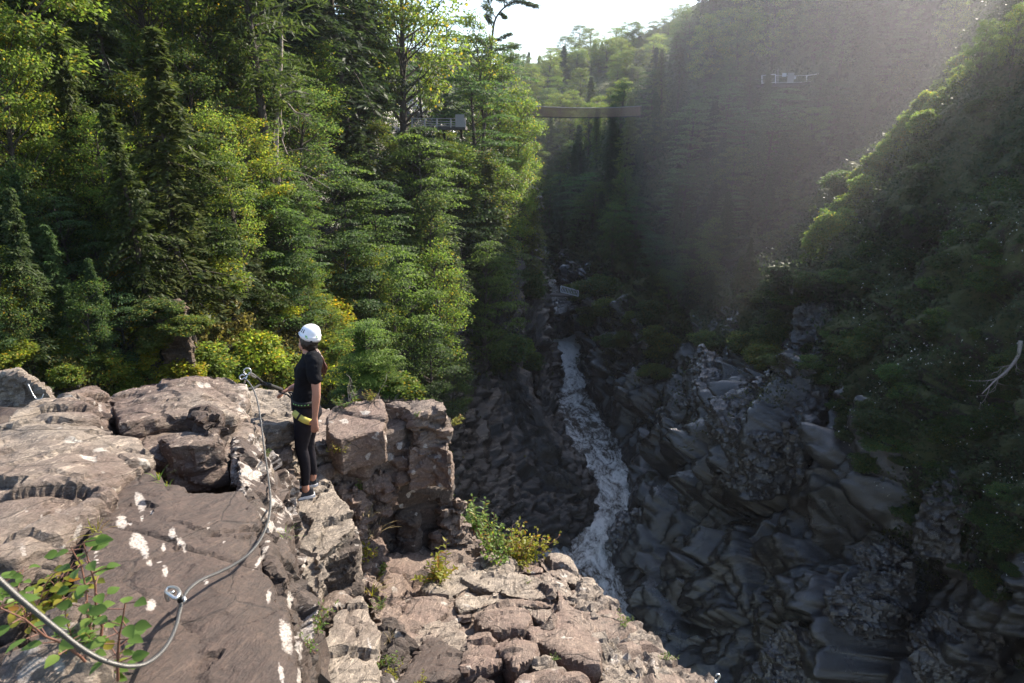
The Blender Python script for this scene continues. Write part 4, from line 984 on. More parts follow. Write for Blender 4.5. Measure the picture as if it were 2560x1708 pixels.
# shoes
def shoe(heel, toe, z0):
    h = Vector(heel); t = Vector(toe); d = (t-h).normalized(); w = Vector((-d.y, d.x, 0)); ln = (t-h).length
    prof = [(0, .026, .075), (.08, .034, .085), (.25, .036, .090), (.38, .037, .078), (.55, .041, .060), (.75, .045, .046), (.9, .038, .036), (1.0, .018, .026)]
    up = MB(); rings = []
    for f, hw, ht in prof:
        c = h+d*ln*f
        rings.append([c+w*(hw*math.cos(a))+Vector((0, 0, z0+.018+ht*max(0, math.sin(a))**.8 if math.sin(a) > 0 else z0+.018)) for a in [2*math.pi*k/16 for k in range(16)]])
    loft_rings(up, rings)
    so = MB(); rings = []
    for f, hw, ht in prof:
        c = h+d*(ln*(f*1.06-.03)); e = .006
        rings.append([c+w*sx*(hw+e)+Vector((0, 0, z0+z)) for sx, z in ((-1, 0), (1, 0), (1, .026), (-1, .026))])
    loft_rings(so, rings)
    o = solid('shoe', up, .006, 3, M['shoe'], PERS)
    so.obj('sole', M['sole'], o, False); return o
shoe((.085, -.050, 0), (-.195, -.165, 0), -.028)
shoe((.072, .115, 0), (-.20, .045, 0), -.005)
# hair and ponytail
h = MB()
ball(h, hc+Vector((.018, -.012, .0)), .104, .86, .92, 1.0); ball(h, hc+Vector((.035, -.02, -.05)), .070, .95, 1.0, .9); ball(h, hc+Vector((.045, 0, -.08)), .04)
for k in range(3): limb(h, [L4(hc+Vector((-.045+.012*k, -.055-.008*k, .03)), .018), L4(hc+Vector((-.040+.014*k, -.072, -.03)), .012), L4(hc+Vector((-.035+.016*k, -.066, -.07)), .006)], 8)
HAIR = solid('hair', h, .007, 2, M['hair'], PERS, .004, 40)
p = MB()
for k in range(26):
    r = np.random.default_rng(k); o = r.normal(0, .011, (5, 3)); o[0] *= .3
    P = [pc(660, 300, -.02), pc(702, 350, -.05), pc(742, 410, -.09), pc(760, 470, -.10), pc(766, 540+r.uniform(-30, 22), -.10)]
    p.tube(spline([q+Vector(w) for q, w in zip(P, o)], 4), list(np.interp(np.linspace(0, 1, 17), [0, .3, .8, 1], [.007, .010, .008, .001])), 6)
p.obj('ponytail', M['hair_lit'], HAIR)
# helmet
hh = MB(); R = Matrix.Rotation(math.radians(9), 3, 'Y'); HC = pc(628, 218)
rings = []
for i, (z, a, bb, off) in enumerate([(-.030, .100, .105, .006), (-.010, .108, .114, .003), (.012, .109, .116, 0), (.016, .1055, .1125, 0), (.045, .104, .110, .0), (.075, .094, .098, .003), (.100, .074, .078, .006), (.116, .046, .05, .008), (.122, .015, .018, .010)]):
    ring = []
    for k in range(28):
        an = 2*math.pi*k/28; q = Vector((a*math.cos(an)+off, bb*math.sin(an), z))
        if i <= 2: q.x += -.010*max(0, -math.cos(an))**3; q.z += (.028*max(0, -math.cos(an))**2 - .016*max(0, math.cos(an))**2)*(1-.3*i)
        ring.append(HC+R @ q)
    rings.append(ring)
loft_rings(hh, rings)
HEL = hh.obj('helmet', M['shell'], PERS)
def on_helmet(az, z, up=.002):
    rr = np.interp(z, [-.03, .012, .045, .075, .1, .116], [.102, .109, .104, .094, .074, .046])+up
    return HC+R @ Vector((rr*math.cos(az), rr*1.055*math.sin(az), z))
for az in (-2.75, -2.35, -2.05):
    v = MB(); P = [on_helmet(az+da, z, .0015) for da, z in ((-.07, .050), (.05, .050), (.08, .085), (-.03, .085))]; Pi = [q+(q-HC).normalized()*-.004 for q in P]
    v.add(P+Pi, [(0, 1, 2, 3), (7, 6, 5, 4), (0, 4, 5, 1), (1, 5, 6, 2), (2, 6, 7, 3), (3, 7, 4, 0)]); v.obj('vent', M['dark'], HEL, False)
for az0, s_ in ((-1.62, 1.0), (-.62, .75)):
    v = MB(); P = [on_helmet(az0+x*s_*.011/.11*10*.09, .018+y*s_*.012, .0025) for x, y in ((-1.6, 1.4), (-.2, 1.2), (1.2, .2), (1.6, -1.5), (.4, -1.2), (-1.1, -.2))]
    v.add(P, [tuple(range(6))]); o = v.obj('emblem', M['green'], HEL, False); md = o.modifiers.new('s', 'SOLIDIFY'); md.thickness = .0012
v = MB(); v.tube(spline([on_helmet(a, .013, .0015) for a in np.linspace(-math.pi, math.pi*.99, 24)], 2), .0028, 5); v.obj('seam', M['shell'], HEL)
v = MB(); v.tube(spline([HC+Vector((-.05, -.07, -.03)), hc+Vector((-.060, -.030, -.05)), hc+Vector((-.062, .01, -.10)), hc+Vector((-.05, .05, -.06))], 6), .0045, 6)
v.tube(spline([HC+Vector((.02, -.10, -.03)), hc+Vector((-.02, -.075, -.04)), hc+Vector((-.055, -.03, -.085))], 5), .0045, 6); v.obj('chin_strap', M['dark'], HEL)
v = MB(); ball(v, HC+Vector((.035, -.098, -.036)), .015, 1, .5, 1); v.obj('adjuster', M['dark'], HEL)
for o_, c_, s_ in ((HEL, HC, .86), (HAIR, hc, .88)): o_.scale = (s_,)*3; o_.location = c_*(1-s_)
# necklace
v = MB(); v.tube(spline([pc(636, 338, -.06), pc(610, 352, -.066), pc(585, 385, -.06), pc(560, 412, -.045)], 6), .0022, 5); v.obj('necklace', M['gold'], PERS)
# harness: waist belt with green stitching, yellow leg strap
HAR = link('harness', None, None, PERS)
def band(name, c, a, bb, wd, tilt, roll, mat, parent, a0=0, a1=2*math.pi, th=.006):
    R = Matrix.Rotation(tilt, 3, 'Y') @ Matrix.Rotation(roll, 3, 'X'); V = []; Fs = []; n = 40
    for k in range(n+1):
        an = a0+(a1-a0)*k/n
        for rr, z in ((0, -wd/2), (0, wd/2), (th, wd/2), (th, -wd/2)):
            V.append(Vector(c)+R @ Vector(((a+rr)*math.cos(an), (bb+rr)*math.sin(an), z)))
    for k in range(n):
        for j in range(4): Fs.append((k*4+j, k*4+(j+1) % 4, (k+1)*4+(j+1) % 4, (k+1)*4+j))
    Fs.append((3, 2, 1, 0)); Fs.append(tuple(n*4+j for j in range(4)))
    m = MB(); m.add(V, Fs); return m.obj(name, mat, parent)
WB = band('waist_belt', pc(594, 682), .121, .153, .045, .05, 0, M['dark'], HAR)
for k in range(6): band('green_tab', pc(594, 684), .128, .160, .010, .05, 0, M['green'], WB, -2.25+.22*k, -2.15+.22*k, .002)
band('leg_strap', pc(592, 812, -.07), .100, .106, .058, math.radians(33), math.radians(-12), M['yellow'], HAR, -3.3, .35)
band('buckle', pc(592, 812, -.07), .104, .110, .062, math.radians(33), math.radians(-12), M['dark'], HAR, -1.95, -1.80, .008)
v = MB(); v.tube(spline([pc(482, 655, .03), pc(492, 690, -.02), pc(505, 735, -.07), pc(520, 770, -.11)], 6), .012, 6); v.obj('riser', M['dark'], HAR)
v = MB(); v.tube(spline([pc(460, 640, .02), pc(478, 655, .0), pc(486, 690, -.02), pc(478, 640, .04), pc(462, 635, .06)], 6), .006, 6); v.obj('tie_in_loop', M['dark'], HAR)
bpy.context.view_layer.update()

# ------------------------------------------------------------------ anchors, cable, lanyard
def torus(mb, c, nrm, R_, r, seg=20, a0=0, a1=2*math.pi, rs=8, ax=None):
    n = Vector(nrm).normalized(); u = n.cross(Vector((0, 0, 1)) if ax is None else Vector(ax)).normalized(); w = n.cross(u)
    mb.tube([Vector(c)+(u*math.cos(a)+w*math.sin(a))*R_ for a in np.linspace(a0, a1, seg)], r, rs)
def ph(cx, cy): return 580+cx/3.136, 780+cy/3.136
D0 = 5.42
def pa(cx, cy, d=D0): return PD(*ph(cx, cy), d)
e = empty('eye_bolt', pa(105, 520)); tag(e, 'steel eye bolt on top of the rock corner with the lanyard hook clipped in', 'eye bolt'); e0 = e.location.copy()
m = MB(); torus(m, pa(121, 467)-e0, (.25, -1, .1), .027, .0055, 26); m.obj('eye', M['steel'], e)
m = MB(); m.tube([pa(118, 500)-e0, pa(106, 525)-e0, pa(98, 560)-e0], .007, 8); m.obj('shank', M['steel'], e)
m = MB(); m.tube(spline([pa(100, 500)-e0, pa(78, 492)-e0, pa(60, 512)-e0, pa(72, 530)-e0, pa(100, 515)-e0], 6), .0055, 8); m.obj('shackle', M['steel'], e)
e = empty('ring_bolt', pa(92, 588)); tag(e, 'small steel ring in the rock side just below the eye bolt', 'ring bolt'); e0 = e.location.copy()
m = MB(); torus(m, pa(99, 588)-e0, (.3, -1, 0), .017, .004, 22); m.obj('ring', M['steel'], e)
m = MB(); m.tube([pa(82, 585)-e0, pa(96, 588)-e0], .010, 8); m.obj('bolt', M['steel'], e)
# cable from the eye bolt down the rim, over the brown slab and out past the camera
BV_A = bvh_of(BLOCKS)
def over(px, py, up):
    loc, n = hit(px, py, BV_A); return loc
CAB = [(612, 948, 5.40), (621, 955, 5.36), (634, 975, 5.25), (645, 1010, 5.05), (653, 1060, 4.80), (659, 1110, 4.55), (666, 1160, 4.25), (672, 1205, 3.95), (676, 1245, 3.68), (675, 1275, 3.45), (668, 1310, 3.22), (650, 1350, 2.98), (622, 1385, 2.80), (585, 1412, 2.68), (545, 1432, 2.56), (505, 1449, 2.44),
       (480, 1466, 2.34), (464, 1484, 2.27), (455, 1505, 2.22), (449, 1530, 2.16), (440, 1565, 2.08), (424, 1602, 2.00), (398, 1636, 1.90), (362, 1660, 1.80), (322, 1666, 1.71), (282, 1659, 1.62), (240, 1643, 1.54), (190, 1612, 1.46), (140, 1572, 1.38), (95, 1535, 1.32), (50, 1498, 1.26), (0, 1452, 1.20), (-80, 1375, 1.12)]
cab = spline([PD(x, y, d) for x, y, d in CAB], 6)
t = NT('wire rope'); uvn = t.attr('lay')
w = t.new('TexWave', wave_type='BANDS'); w.inputs['Scale'].default_value = 1
cmb = t.new('CombineXYZ'); t.l(uvn.outputs['Fac'], cmb.inputs[0]); t.l(cmb.outputs[0], w.inputs['Vector'])
t.l(t.mix(w.outputs['Fac'], (.05, .05, .05), (.24, .235, .225)), t.b.inputs['Base Color']); t.b.inputs['Metallic'].default_value = .75; t.b.inputs['Roughness'].default_value = .42
t.l(t.bump(w.outputs['Fac'], .8, .003), t.b.inputs['Normal']); M['rope'] = t.m
m = MB(); SEG = 10; m.tube(cab, .0058, SEG)
me = m.mesh('steel_cable'); L = 0.0; lay = []
for i, p_ in enumerate(cab):
    if i: L += (p_-cab[i-1]).length
    lay += [L*55+k/SEG*1.0 for k in range(SEG)]
a = me.attributes.new('lay', 'FLOAT', 'POINT'); a.data.foreach_set('value', np.array(lay, np.float32))
tag(link('steel_cable', me, M['rope']), 'braided steel safety cable curving over the brown slab and up to the eye bolt', 'cable')
e0 = PD(455, 1502, 2.22); e = empty('pigtail_anchor', e0); tag(e, 'curled steel pigtail anchor holding the cable off the brown slab', 'anchor')
q = lambda x, y, d: PD(350+x/4.9, 1380+y/4.9, d)-e0
m = MB(); m.tube(spline([q(345, 600, 2.20), q(318, 540, 2.19), q(325, 505, 2.18), q(370, 535, 2.16), q(430, 570, 2.15), q(470, 540, 2.16), q(485, 500, 2.18), q(460, 455, 2.22), q(400, 432, 2.25), q(345, 445, 2.26), q(318, 490, 2.24), q(340, 515, 2.22), q(410, 495, 2.20)], 6), .0058, 8); 
m.tube(spline([q(478, 500, 2.20), q(505, 555, 2.22), q(520, 600, 2.24)], 5), .0065, 8); m.obj('pigtail', M['steel'], e)
m = MB(); m.tube([q(478, 585, 2.21), q(520, 578, 2.22)], .012, 10); m.obj('collar', M['dark'], e)
m = MB(); m.tube([q(525, 560, 2.20), q(560, 590, 2.20)], .0065, 6); m.tube([q(540, 600, 2.19), q(556, 606, 2.19)], .009, 6); m.obj('clamp_nut', M['steel'], e)
base_loc, _ = hit(435, 1530, BV_A)
m = MB(); m.tube([q(500, 575, 2.22), base_loc-e0-Vector((0, 0, .06))], .008, 8); m.obj('stud', M['steel'], e)
# far hook at the tip of the lower ledge
e0 = Pz(1792, 1700, -5.55); e = empty('hook_bolt', e0); tag(e, 'small curled steel hook standing at the right tip of the lower ledge', 'hook bolt')
dd = project(e0)[2]; k_ = lambda x, y: PD(1700+x/2.733, 1138+y/2.733, dd)-e0
m = MB(); m.tube(spline([k_(250, 1545), k_(262, 1530), k_(272, 1515), k_(268, 1500), k_(252, 1500), k_(245, 1512)], 5), .010, 8); m.obj('hook', M['steel'], e)
m = MB(); m.tube([k_(250, 1545), k_(225, 1560)], .02, 8); m.obj('bolt', M['steel'], e)
# lanyard: two black arms from her hand to the bolts
pw = lambda cx, cy, y: PERS.location+pc(cx, cy, y)
e = empty('lanyard', pw(372, 610, .13)); e0 = e.location.copy(); tag(e, 'black two armed climbing lanyard stretched from her hand to the eye bolt', 'lanyard')
hd = pw(372, 612, .12); ring = pa(134, 480); ring2 = pa(108, 596)
mid = lambda cx, cy, f: PD(*ph(cx, cy), 6.35+(5.42-6.35)*f)
m = MB(); m.tube(spline([hd-e0, mid(330, 590, .22)-e0, mid(270, 566, .42)-e0], 5), .019, 10); m.obj('absorber', M['dark'], e)
m = MB(); m.tube(spline([mid(270, 566, .42)-e0, mid(235, 548, .6)-e0, mid(205, 522, .78)-e0, mid(185, 507, .86)-e0], 5), .011, 8); m.obj('arm', M['dark'], e)
m = MB(); m.tube(spline([mid(275, 570, .42)-e0, mid(225, 568, .6)-e0, mid(175, 596, .8)-e0, mid(120, 604, .98)-e0, ring2-e0], 5), .010, 8); m.obj('arm', M['dark'], e)
m = MB(); m.tube(spline([pw(352, 625, .12)-e0, pw(390, 640, .10)-e0, pw(430, 650, .07)-e0, pw(470, 672, .03)-e0, pw(486, 640, .03)-e0, pw(440, 632, .08)-e0], 6), .008, 8); m.obj('tether', M['dark'], e)
m = MB(); m.tube(spline([mid(188, 509, .86)-e0, mid(165, 488, .92)-e0, ring-e0, mid(150, 497, .95)-e0, mid(182, 516, .87)-e0], 6), .0075, 8); m.obj('carabiner', M['steel'], e)
# ------------------------------------------------------------------ bridges and lookouts
M['mesh'] = plain('brown netting', (.26, .17, .12), .8)
M['greywood'] = plain('weathered timber', (.30, .28, .27), .8, 0, (20, .5, .01), .25)
M['darkwood'] = plain('dark deck timber', (.06, .052, .048), .85)
M['whitepaint'] = plain('pale grey rail paint', (.55, .55, .57), .55)
def at(o): 
    e0 = o.location.copy(); return lambda p: Vector(p)-e0
# suspension footbridge over the far gorge
DB = 96
sag = lambda u: PD(1250+u*352, 286+4*(6*u*(1-u))+4*u, DB-6+14*u)
e = empty('footbridge', sag(.5)); tag(e, 'suspension footbridge with brown net sides hanging across the far gorge', 'footbridge'); L = at(e)
U = np.linspace(0, 1, 41); dY = Vector((0, 1.1, 0)); upv = Vector((0, 0, 1.32))
m = MB()
for i in range(40): m.bar(L(sag(U[i])+dY*.5), L(sag(U[i+1])+dY*.5), 1.1, .10)
m.obj('deck', M['darkwood'], e, False)
for side in (0, 1):
    m = MB(); m.tube([L(sag(u)+dY*side+upv*(1+.10*(2*u-1)**2)) for u in U], .045, 6); m.obj('handrail_cable', M['greywood'], e)
    m = MB()
    for u in np.linspace(0, 1, 190): 
        b_ = L(sag(u)+dY*side); m.bar(b_, b_+upv*(1+.10*(2*u-1)**2), .03)
    for hgt in np.linspace(.12, .95, 9): m.tube([L(sag(u)+dY*side+upv*hgt) for u in U], .013, 4)
    m.obj('net', M['mesh'], e, False)
m = MB()
for i in range(0, 41, 4): m.bar(L(sag(U[i])-dY*.15), L(sag(U[i])+dY*1.15-Vector((0, 0, .1))), .12)
m.obj('crossbeam', M['darkwood'], e, False)

# lookout on the right wall
loc, n = hit(2010, 214, BV_R); d = project(loc)[2]-1.2
P = lambda x, y, k=0: PD(x, y, d+k)
e = empty('lookout', P(2010, 212)); tag(e, 'lookout platform with pale railing and notice boards high on the right wall', 'lookout platform'); L = at(e)
dk = Vector((0, 3, 0))
m = MB()
for a, b_ in ((P(1903, 213), P(1990, 210)), (P(1990, 210), P(2130, 199))):
    c = (a+b_)/2+dk*.5; m.bar(L(a+dk*.5), L(b_+dk*.5), 3.0, .35)
m.obj('deck', M['darkwood'], e, False)
m = MB()
for x in (1925, 1975, 2040, 2100): m.bar(L(P(x, 212)+dk*.4), L(P(x+6, 236)+dk*.9), .22)
m.obj('strut', M['darkwood'], e, False)
def rail(name, pts, e, L, w=.09, posts=True):
    m = MB()
    for (x0, y0), (x1, y1), base0, base1 in pts:
        m.bar(L(P(x0, y0)), L(P(x1, y1)), w)
        if posts: m.bar(L(P(x0, y0)), L(P(x0, base0)), w); m.bar(L(P(x1, y1)), L(P(x1, base1)), w)
        m.bar(L(P(x0, base0-2)), L(P(x1, base1-2)), w*.8)
    return m.obj(name, M['whitepaint'], e, False)
rail('railing', [((1905, 189), (1922, 187), 210, 209), ((1922, 187), (1939, 186), 209, 208)], e, L)
rail('railing', [((2017, 189), (2045, 185), 207, 205), ((2045, 185), (2082, 181), 205, 202), ((2082, 181), (2112, 178), 202, 199), ((2112, 178), (2128, 176), 199, 198)], e, L)
rail('railing', [((1939, 189), (2017, 189), 209, 207)], e, L, .05)
for x0, y0, x1, y1, mt in ((1955, 183, 1965, 192, 'whitepaint'), (1968, 183, 1984, 207, 'greywood'), (1985, 191, 1989, 198, 'whitepaint')):
    m = MB(); a = P((x0+x1)/2, (y0+y1)/2); m.box(L(a-Vector((0, .12, 0))), ((x1-x0)/F*d, .06, (y1-y0)/F*d)); m.obj('notice_board', M[mt], e, False)
m = MB(); m.bar(L(P(1945, 172)), L(P(1945, 208)), .07); m.obj('pole', M['greywood'], e, False)

# lookout on the left wall, in front of the slender trees
d = 57.0
e = empty('lookout', P(1110, 318)); tag(e, 'grey timber lookout platform half hidden among the trees on the left wall', 'lookout platform'); L = at(e)
m = MB(); m.bar(L(P(1030, 321)+dk*.5), L(P(1163, 320)+dk*.5), 3, .28); m.obj('deck', M['darkwood'], e, False)
m = MB()
for x in (1052, 1105, 1150): m.bar(L(P(x, 321)+dk*.3), L(P(x, 346)+dk*.8), .2)
m.obj('strut', M['darkwood'], e, False)
m = MB()
xs = [1030, 1062, 1092, 1127, 1163]
for x in xs: m.bar(L(P(x, 296)), L(P(x, 319)), .11)
for y in (297, 304, 310, 315): m.bar(L(P(1030, y-1)), L(P(1163, y)), .055)
m.obj('railing', M['greywood'], e, False)
m = MB(); m.box(L(P(1150, 302)-Vector((0, .15, 0))), (.75, .07, 1.0)); m.obj('notice_board', M['greywood'], e, False)

# low bridge above the falls
d = 104.0
e = empty('low_bridge', P(1400, 740)); tag(e, 'small low bridge with a pale lattice rail above the rapids, far down the gorge', 'bridge'); L = at(e)
m = MB(); m.bar(L(P(1345, 739)+Vector((0, .8, 0))), L(P(1432, 742)+Vector((0, .8, 0))), 1.6, .26); m.obj('deck', M['darkwood'], e, False)
m = MB(); A_, B_, C_, D_ = P(1402, 715), P(1446, 727), P(1402, 730), P(1446, 741)
for a, b_ in ((A_, B_), (C_, D_), (A_, C_), (B_, D_)): m.bar(L(a), L(b_), .12)
for k in range(1, 14):
    t_ = k/14; m.bar(L(A_.lerp(B_, t_)), L(C_.lerp(D_, t_)), .05)
for k in range(6): m.bar(L(A_.lerp(B_, k/6)), L(C_.lerp(D_, (k+1)/6)), .05)
m.obj('railing', M['whitepaint'], e, False)

# ------------------------------------------------------------------ single trees with a shape of their own
def twigs(mb, rd, a, d, ln, r, depth):
    """bare forking branch"""
    a = Vector(a); d = Vector(d).normalized(); pts = [a]; n = 5
    for i in range(n):
        d = (d+Vector(rd.normal(0, .22, 3))+Vector((0, 0, -.04))).normalized(); pts.append(pts[-1]+d*ln/n)
        if depth and i > 0 and rd.random() < .8: twigs(mb, rd, pts[-1], (d+Vector(rd.normal(0, .8, 3))), ln*.45, r*.5, depth-1)
    mb.tube(pts, list(np.linspace(r, r*.25, n+1)), 5, False); return pts
def needle_tuft(c, r, R_, n, ln=.32):
    C = np.array(c)+unit(r.normal(0, 1, (n, 3)))*(r.random((n, 1))**.5*np.array([R_, R_, R_*.55])); D = unit(C-np.array(c)+r.normal(0, R_*.4, (n, 3))+np.array([0, 0, .1*R_]))
    return leaves(C, D, frame(D, np.array([0, 0, 1.]), r, .8), ln, .07)
d = project(hit(1204, 410, BV_L)[0])[2]-.5; r = np.random.default_rng(3)
e = empty('leaning_pine', P(1204, 400)); tag(e, 'crooked pine leaning right against the white sky, bare in the middle', 'pine tree', None); L = at(e)
tp = spline([L(P(x, y)) for x, y in ((1204, 410), (1212, 300), (1220, 220), (1226, 150), (1232, 80), (1240, 45), (1262, 18), (1292, 4), (1322, 10))], 5)
m = MB(); m.tube(tp, list(np.linspace(.19, .05, len(tp))), 9); NL = []
for (x0, y0), (x1, y1), s_ in [((1240, 45), (1212, 10), .55), ((1232, 70), (1218, 40), .4), ((1262, 18), (1255, -25), .6), ((1250, 30), (1262, 45), .3), ((1292, 4), (1300, -30), .6), ((1300, 5), (1340, 16), .4), ((1228, 130), (1290, 118), .55), ((1228, 110), (1272, 85), .35),
                              ((1224, 170), (1285, 140), .6), ((1226, 190), (1200, 150), .5), ((1222, 200), (1270, 190), .7), ((1220, 120), (1195, 95), .35), ((1270, 10), (1228, -10), .5), ((1230, 25), (1205, -20), .6), ((1285, 0), (1330, -6), .35)]:
    a, b_ = L(P(x0, y0)), L(P(x1, y1))+Vector((0, r.normal(0, .6), 0)); m.tube([a, (a+b_)/2+Vector((0, 0, .15)), b_], [.07, .045, .02], 5, False)
    for q in (.45, .7, .9, 1.05): NL.append(needle_tuft(a.lerp(b_, q), r, s_*1.15, 120))
for q in range(len(tp)-10, len(tp)): NL.append(needle_tuft(tp[q], r, .5, 60))
m.obj('trunk', M['bark'], e); o = link('crown', leaf_mesh('crown', NL), M['needle'], e); o.color = (1.0, 1.0, .9, 1)

d = 35.0; r = np.random.default_rng(5)
e = empty('dead_tree', P(697, 470)); tag(e, 'dead tree with bare pale forking branches under the pine crown', 'dead tree'); L = at(e); m = MB()
for path, rad in (([(697, 480), (692, 400), (690, 330), (695, 260), (700, 120), (702, 20)], .20), ([(698, 250), (712, 238), (740, 228), (772, 236)], .07), ([(702, 250), (722, 262), (742, 282), (776, 287)], .07), ([(699, 262), (700, 300), (710, 335), (706, 350), (722, 385)], .08),
                  ([(693, 300), (690, 350), (700, 400), (712, 440)], .06), ([(697, 200), (680, 205), (650, 190)], .04), ([(690, 420), (720, 425), (770, 440), (820, 470)], .05), ([(700, 420), (730, 430), (760, 455), (790, 480)], .04), ([(712, 430), (740, 470), (748, 500)], .03), ([(695, 170), (668, 160), (640, 140)], .04), ([(700, 380), (735, 375), (772, 370)], .035)):
    pts = spline([L(P(x, y))+Vector((0, r.normal(0, .15), 0)) for x, y in path], 4); m.tube(pts, list(np.linspace(rad, rad*.35, len(pts))), 6, False)
    if rad < .1:
        for k in range(3): twigs(m, r, pts[len(pts)//2+k*2-1], Vector(r.normal(0, 1, 3))+(pts[-1]-pts[0]).normalized(), .9, rad*.35, 1)
m.obj('trunk', M['dead'], e)

loc, n = hit(2470, 960, BV_R); d = project(loc)[2]-2.2; r = np.random.default_rng(8)
e = empty('dead_branch', P(2470, 960)); tag(e, 'bare grey dead branch lying over the shrubs at the right edge', 'dead branch'); L = at(e); m = MB()
pts = spline([L(P(x, y)) for x, y in ((2552, 852), (2545, 890), (2520, 925), (2490, 950), (2455, 985))], 4); m.tube(pts, list(np.linspace(.09, .02, len(pts))), 6)
for k in range(3, 15, 2): twigs(m, r, pts[k], (pts[k]-pts[k-1])+Vector((-.1, 0, -.25)), .9, .022, 1)
m.obj('limb', M['dead'], e)

# brown root-hung rock pillar on the left wall, crag and cedar behind the promontory
def wblock(name, outline, d, dep, py1, mat, vox, amp, label, cat='rock', slant=.05, seed=None, cell=1.0, group=None):
    T = [PD(x, y, d) for x, y in outline]; back = [PD(x, y-6, d+dep) for x, y in reversed(outline)]
    zb = PD(outline[0][0], py1, d).z
    o = block(name, [tuple(p) for p in T+back], 1, vox, mat, amp, slant, seed, cell, None, 0, None, None, zb, False)
    for k in list(o.keys()):
        if k == 'kind': del o['kind']
    tag(o, label, cat, group); return o
M['ochre'] = rock_mat('rusty brown rock', (.20, .15, .11), (.055, .04, .03), (.11, .07, .045), .85, None, 0, .8, 1.2, 0)
wblock('rock_pillar', [(398, 790), (412, 760), (440, 745), (462, 775)], 22.6, 1.2, 960, 'ochre', .06, 1.6, 'dark brown rock pillar with hanging roots in the mossy left wall', seed=41, cell=1.5)
tree('B', 470, 590, 760, BV_L, OLV, 1.5)
for px, py in ((400, 760), (470, 800), (385, 840)): plant('S', PD(px, py+35, 22.4), .8, None, random.choice([OLV, G0]), wide=1.6)
wblock('crag', [(860, 1000), (900, 985), (960, 990), (1040, 1005)], 14.5, 2.5, 1250, 'ochre', .07, 2.0, 'low crag behind the promontory carrying a pointed cedar', seed=43, cell=1.5)
for px, top, base, k, tint in ((928, 765, 1000, 'B', LIT), (925, 790, 1000, 'C', LIT), (985, 850, 1010, 'B', LIT), (880, 860, 1000, 'B', G0), (1010, 905, 1015, 'S', LIT), (900, 930, 1010, 'S', YEL), (955, 900, 1012, 'S', LIT)):
    loc = PD(px, base, 15.2); plant(k, loc-Vector((0, 0, .25)), (base-top)/F*15.2/.95, None, tint, wide=1.25)
# rock wall with an old cable, far left
wblock('rock_wall', [(-60, 955), (30, 925), (75, 950), (120, 985)], 14.5, 2.0, 1200, 'grey', .06, 1.6, 'pale blocky rock wall with moss at the far left behind the ledge', seed=47, cell=1.6)
m = MB(); m.tube(spline([PD(x, y, 14.0) for x, y in ((70, 960), (82, 985), (92, 998), (104, 996), (109, 985))], 5), .009, 6); tag(m.obj('old_cable', M['steel']), 'short loop of cable on the far left rock wall', 'cable')

# dark rock outcrops of the right wall and the falls
M['wet'] = rock_mat('wet slate', (.07, .064, .07), (.014, .013, .014), (.038, .028, .023), .34, .08, 0, .9, .9, 0, (.9, .2, .5))
M['wet'].node_tree.nodes['Principled BSDF'].inputs['IOR'].default_value = 2.0
OUT = [
 ('sunless wet slab with bright sheen above the dark overhang', [(1985, 770), (2020, 745), (2075, 750), (2095, 790), (2050, 850), (1990, 855)], 1.2, 2.5),
 ('tall tilted slab of shiny wet rock left of the overhang', [(1712, 930), (1760, 855), (1815, 905), (1790, 990), (1745, 985)], 1.2, 3),
 ('small shiny slab high in the grass of the right wall', [(1955, 690), (1985, 680), (1990, 692), (1965, 700)], .8, 1.0),
 ('dark blocky overhang under the mossy step', [(1770, 1010), (1860, 950), (1960, 930), (2060, 900), (2080, 960), (1990, 1080), (1880, 1090), (1800, 1060)], 1.5, 4),
 ('rough shiny block right of the overhang', [(1960, 1060), (2010, 990), (2060, 965), (2070, 1010), (2020, 1070), (1975, 1085)], 1.0, 2.5),
 ('broad dark boulder near the bottom of the right wall', [(2060, 1480), (2160, 1420), (2280, 1400), (2300, 1460), (2180, 1560), (2090, 1560)], 1.2, 2.5),
 ('squared boulder with pink lichen on its corner', [(2130, 1370), (2250, 1340), (2300, 1390), (2260, 1440), (2160, 1450)], 1.0, 2.5),
 ('smooth grey boulder by the right edge', [(2270, 1560), (2400, 1500), (2520, 1540), (2560, 1600), (2420, 1650), (2290, 1640)], 1.0, 2),
 ('large grey sheet of rock in the right edge', [(2290, 1240), (2380, 1160), (2470, 1180), (2480, 1270), (2430, 1310), (2320, 1300)], .8, 2),
 ('dark smooth rocks in the bottom edge of the right wall', [(1900, 1600), (1990, 1540), (2080, 1590), (2090, 1680), (1990, 1720), (1910, 1700)], 1.0, 2),
 ('pointed wet rock jutting into the narrow bend of the river', [(1520, 1330), (1545, 1285), (1600, 1270), (1640, 1300), (1600, 1400), (1545, 1420)], 1.0, 5),
 ('pale rounded boulder at the foot of the rapids', [(1412, 960), (1440, 935), (1475, 945), (1470, 985), (1425, 990)], 1.0, 2.5),
]
for k, (lab, pts, up, thick) in enumerate(OUT):
    T = []
    for x, y in pts:
        loc, n = hit(x, y, BV_R)
        if loc is None: loc = Pz(x, y, -31)
        T.append(loc)
    dm = sorted(project(q)[2] for q in T)[len(T)//2]; T = [PD(x, y, .55*dm+.45*project(q)[2]-up) for (x, y), q in zip(pts, T)]
    o = block('rock_outcrop', [tuple(q) for q in T], thick, .11 if dm > 30 else .08, 'wet', 3.2, -.1, 200+k*7, 2.6, None, 0, lab, 'wet outcrops of the right wall', min(q.z for q in T)-thick, False)
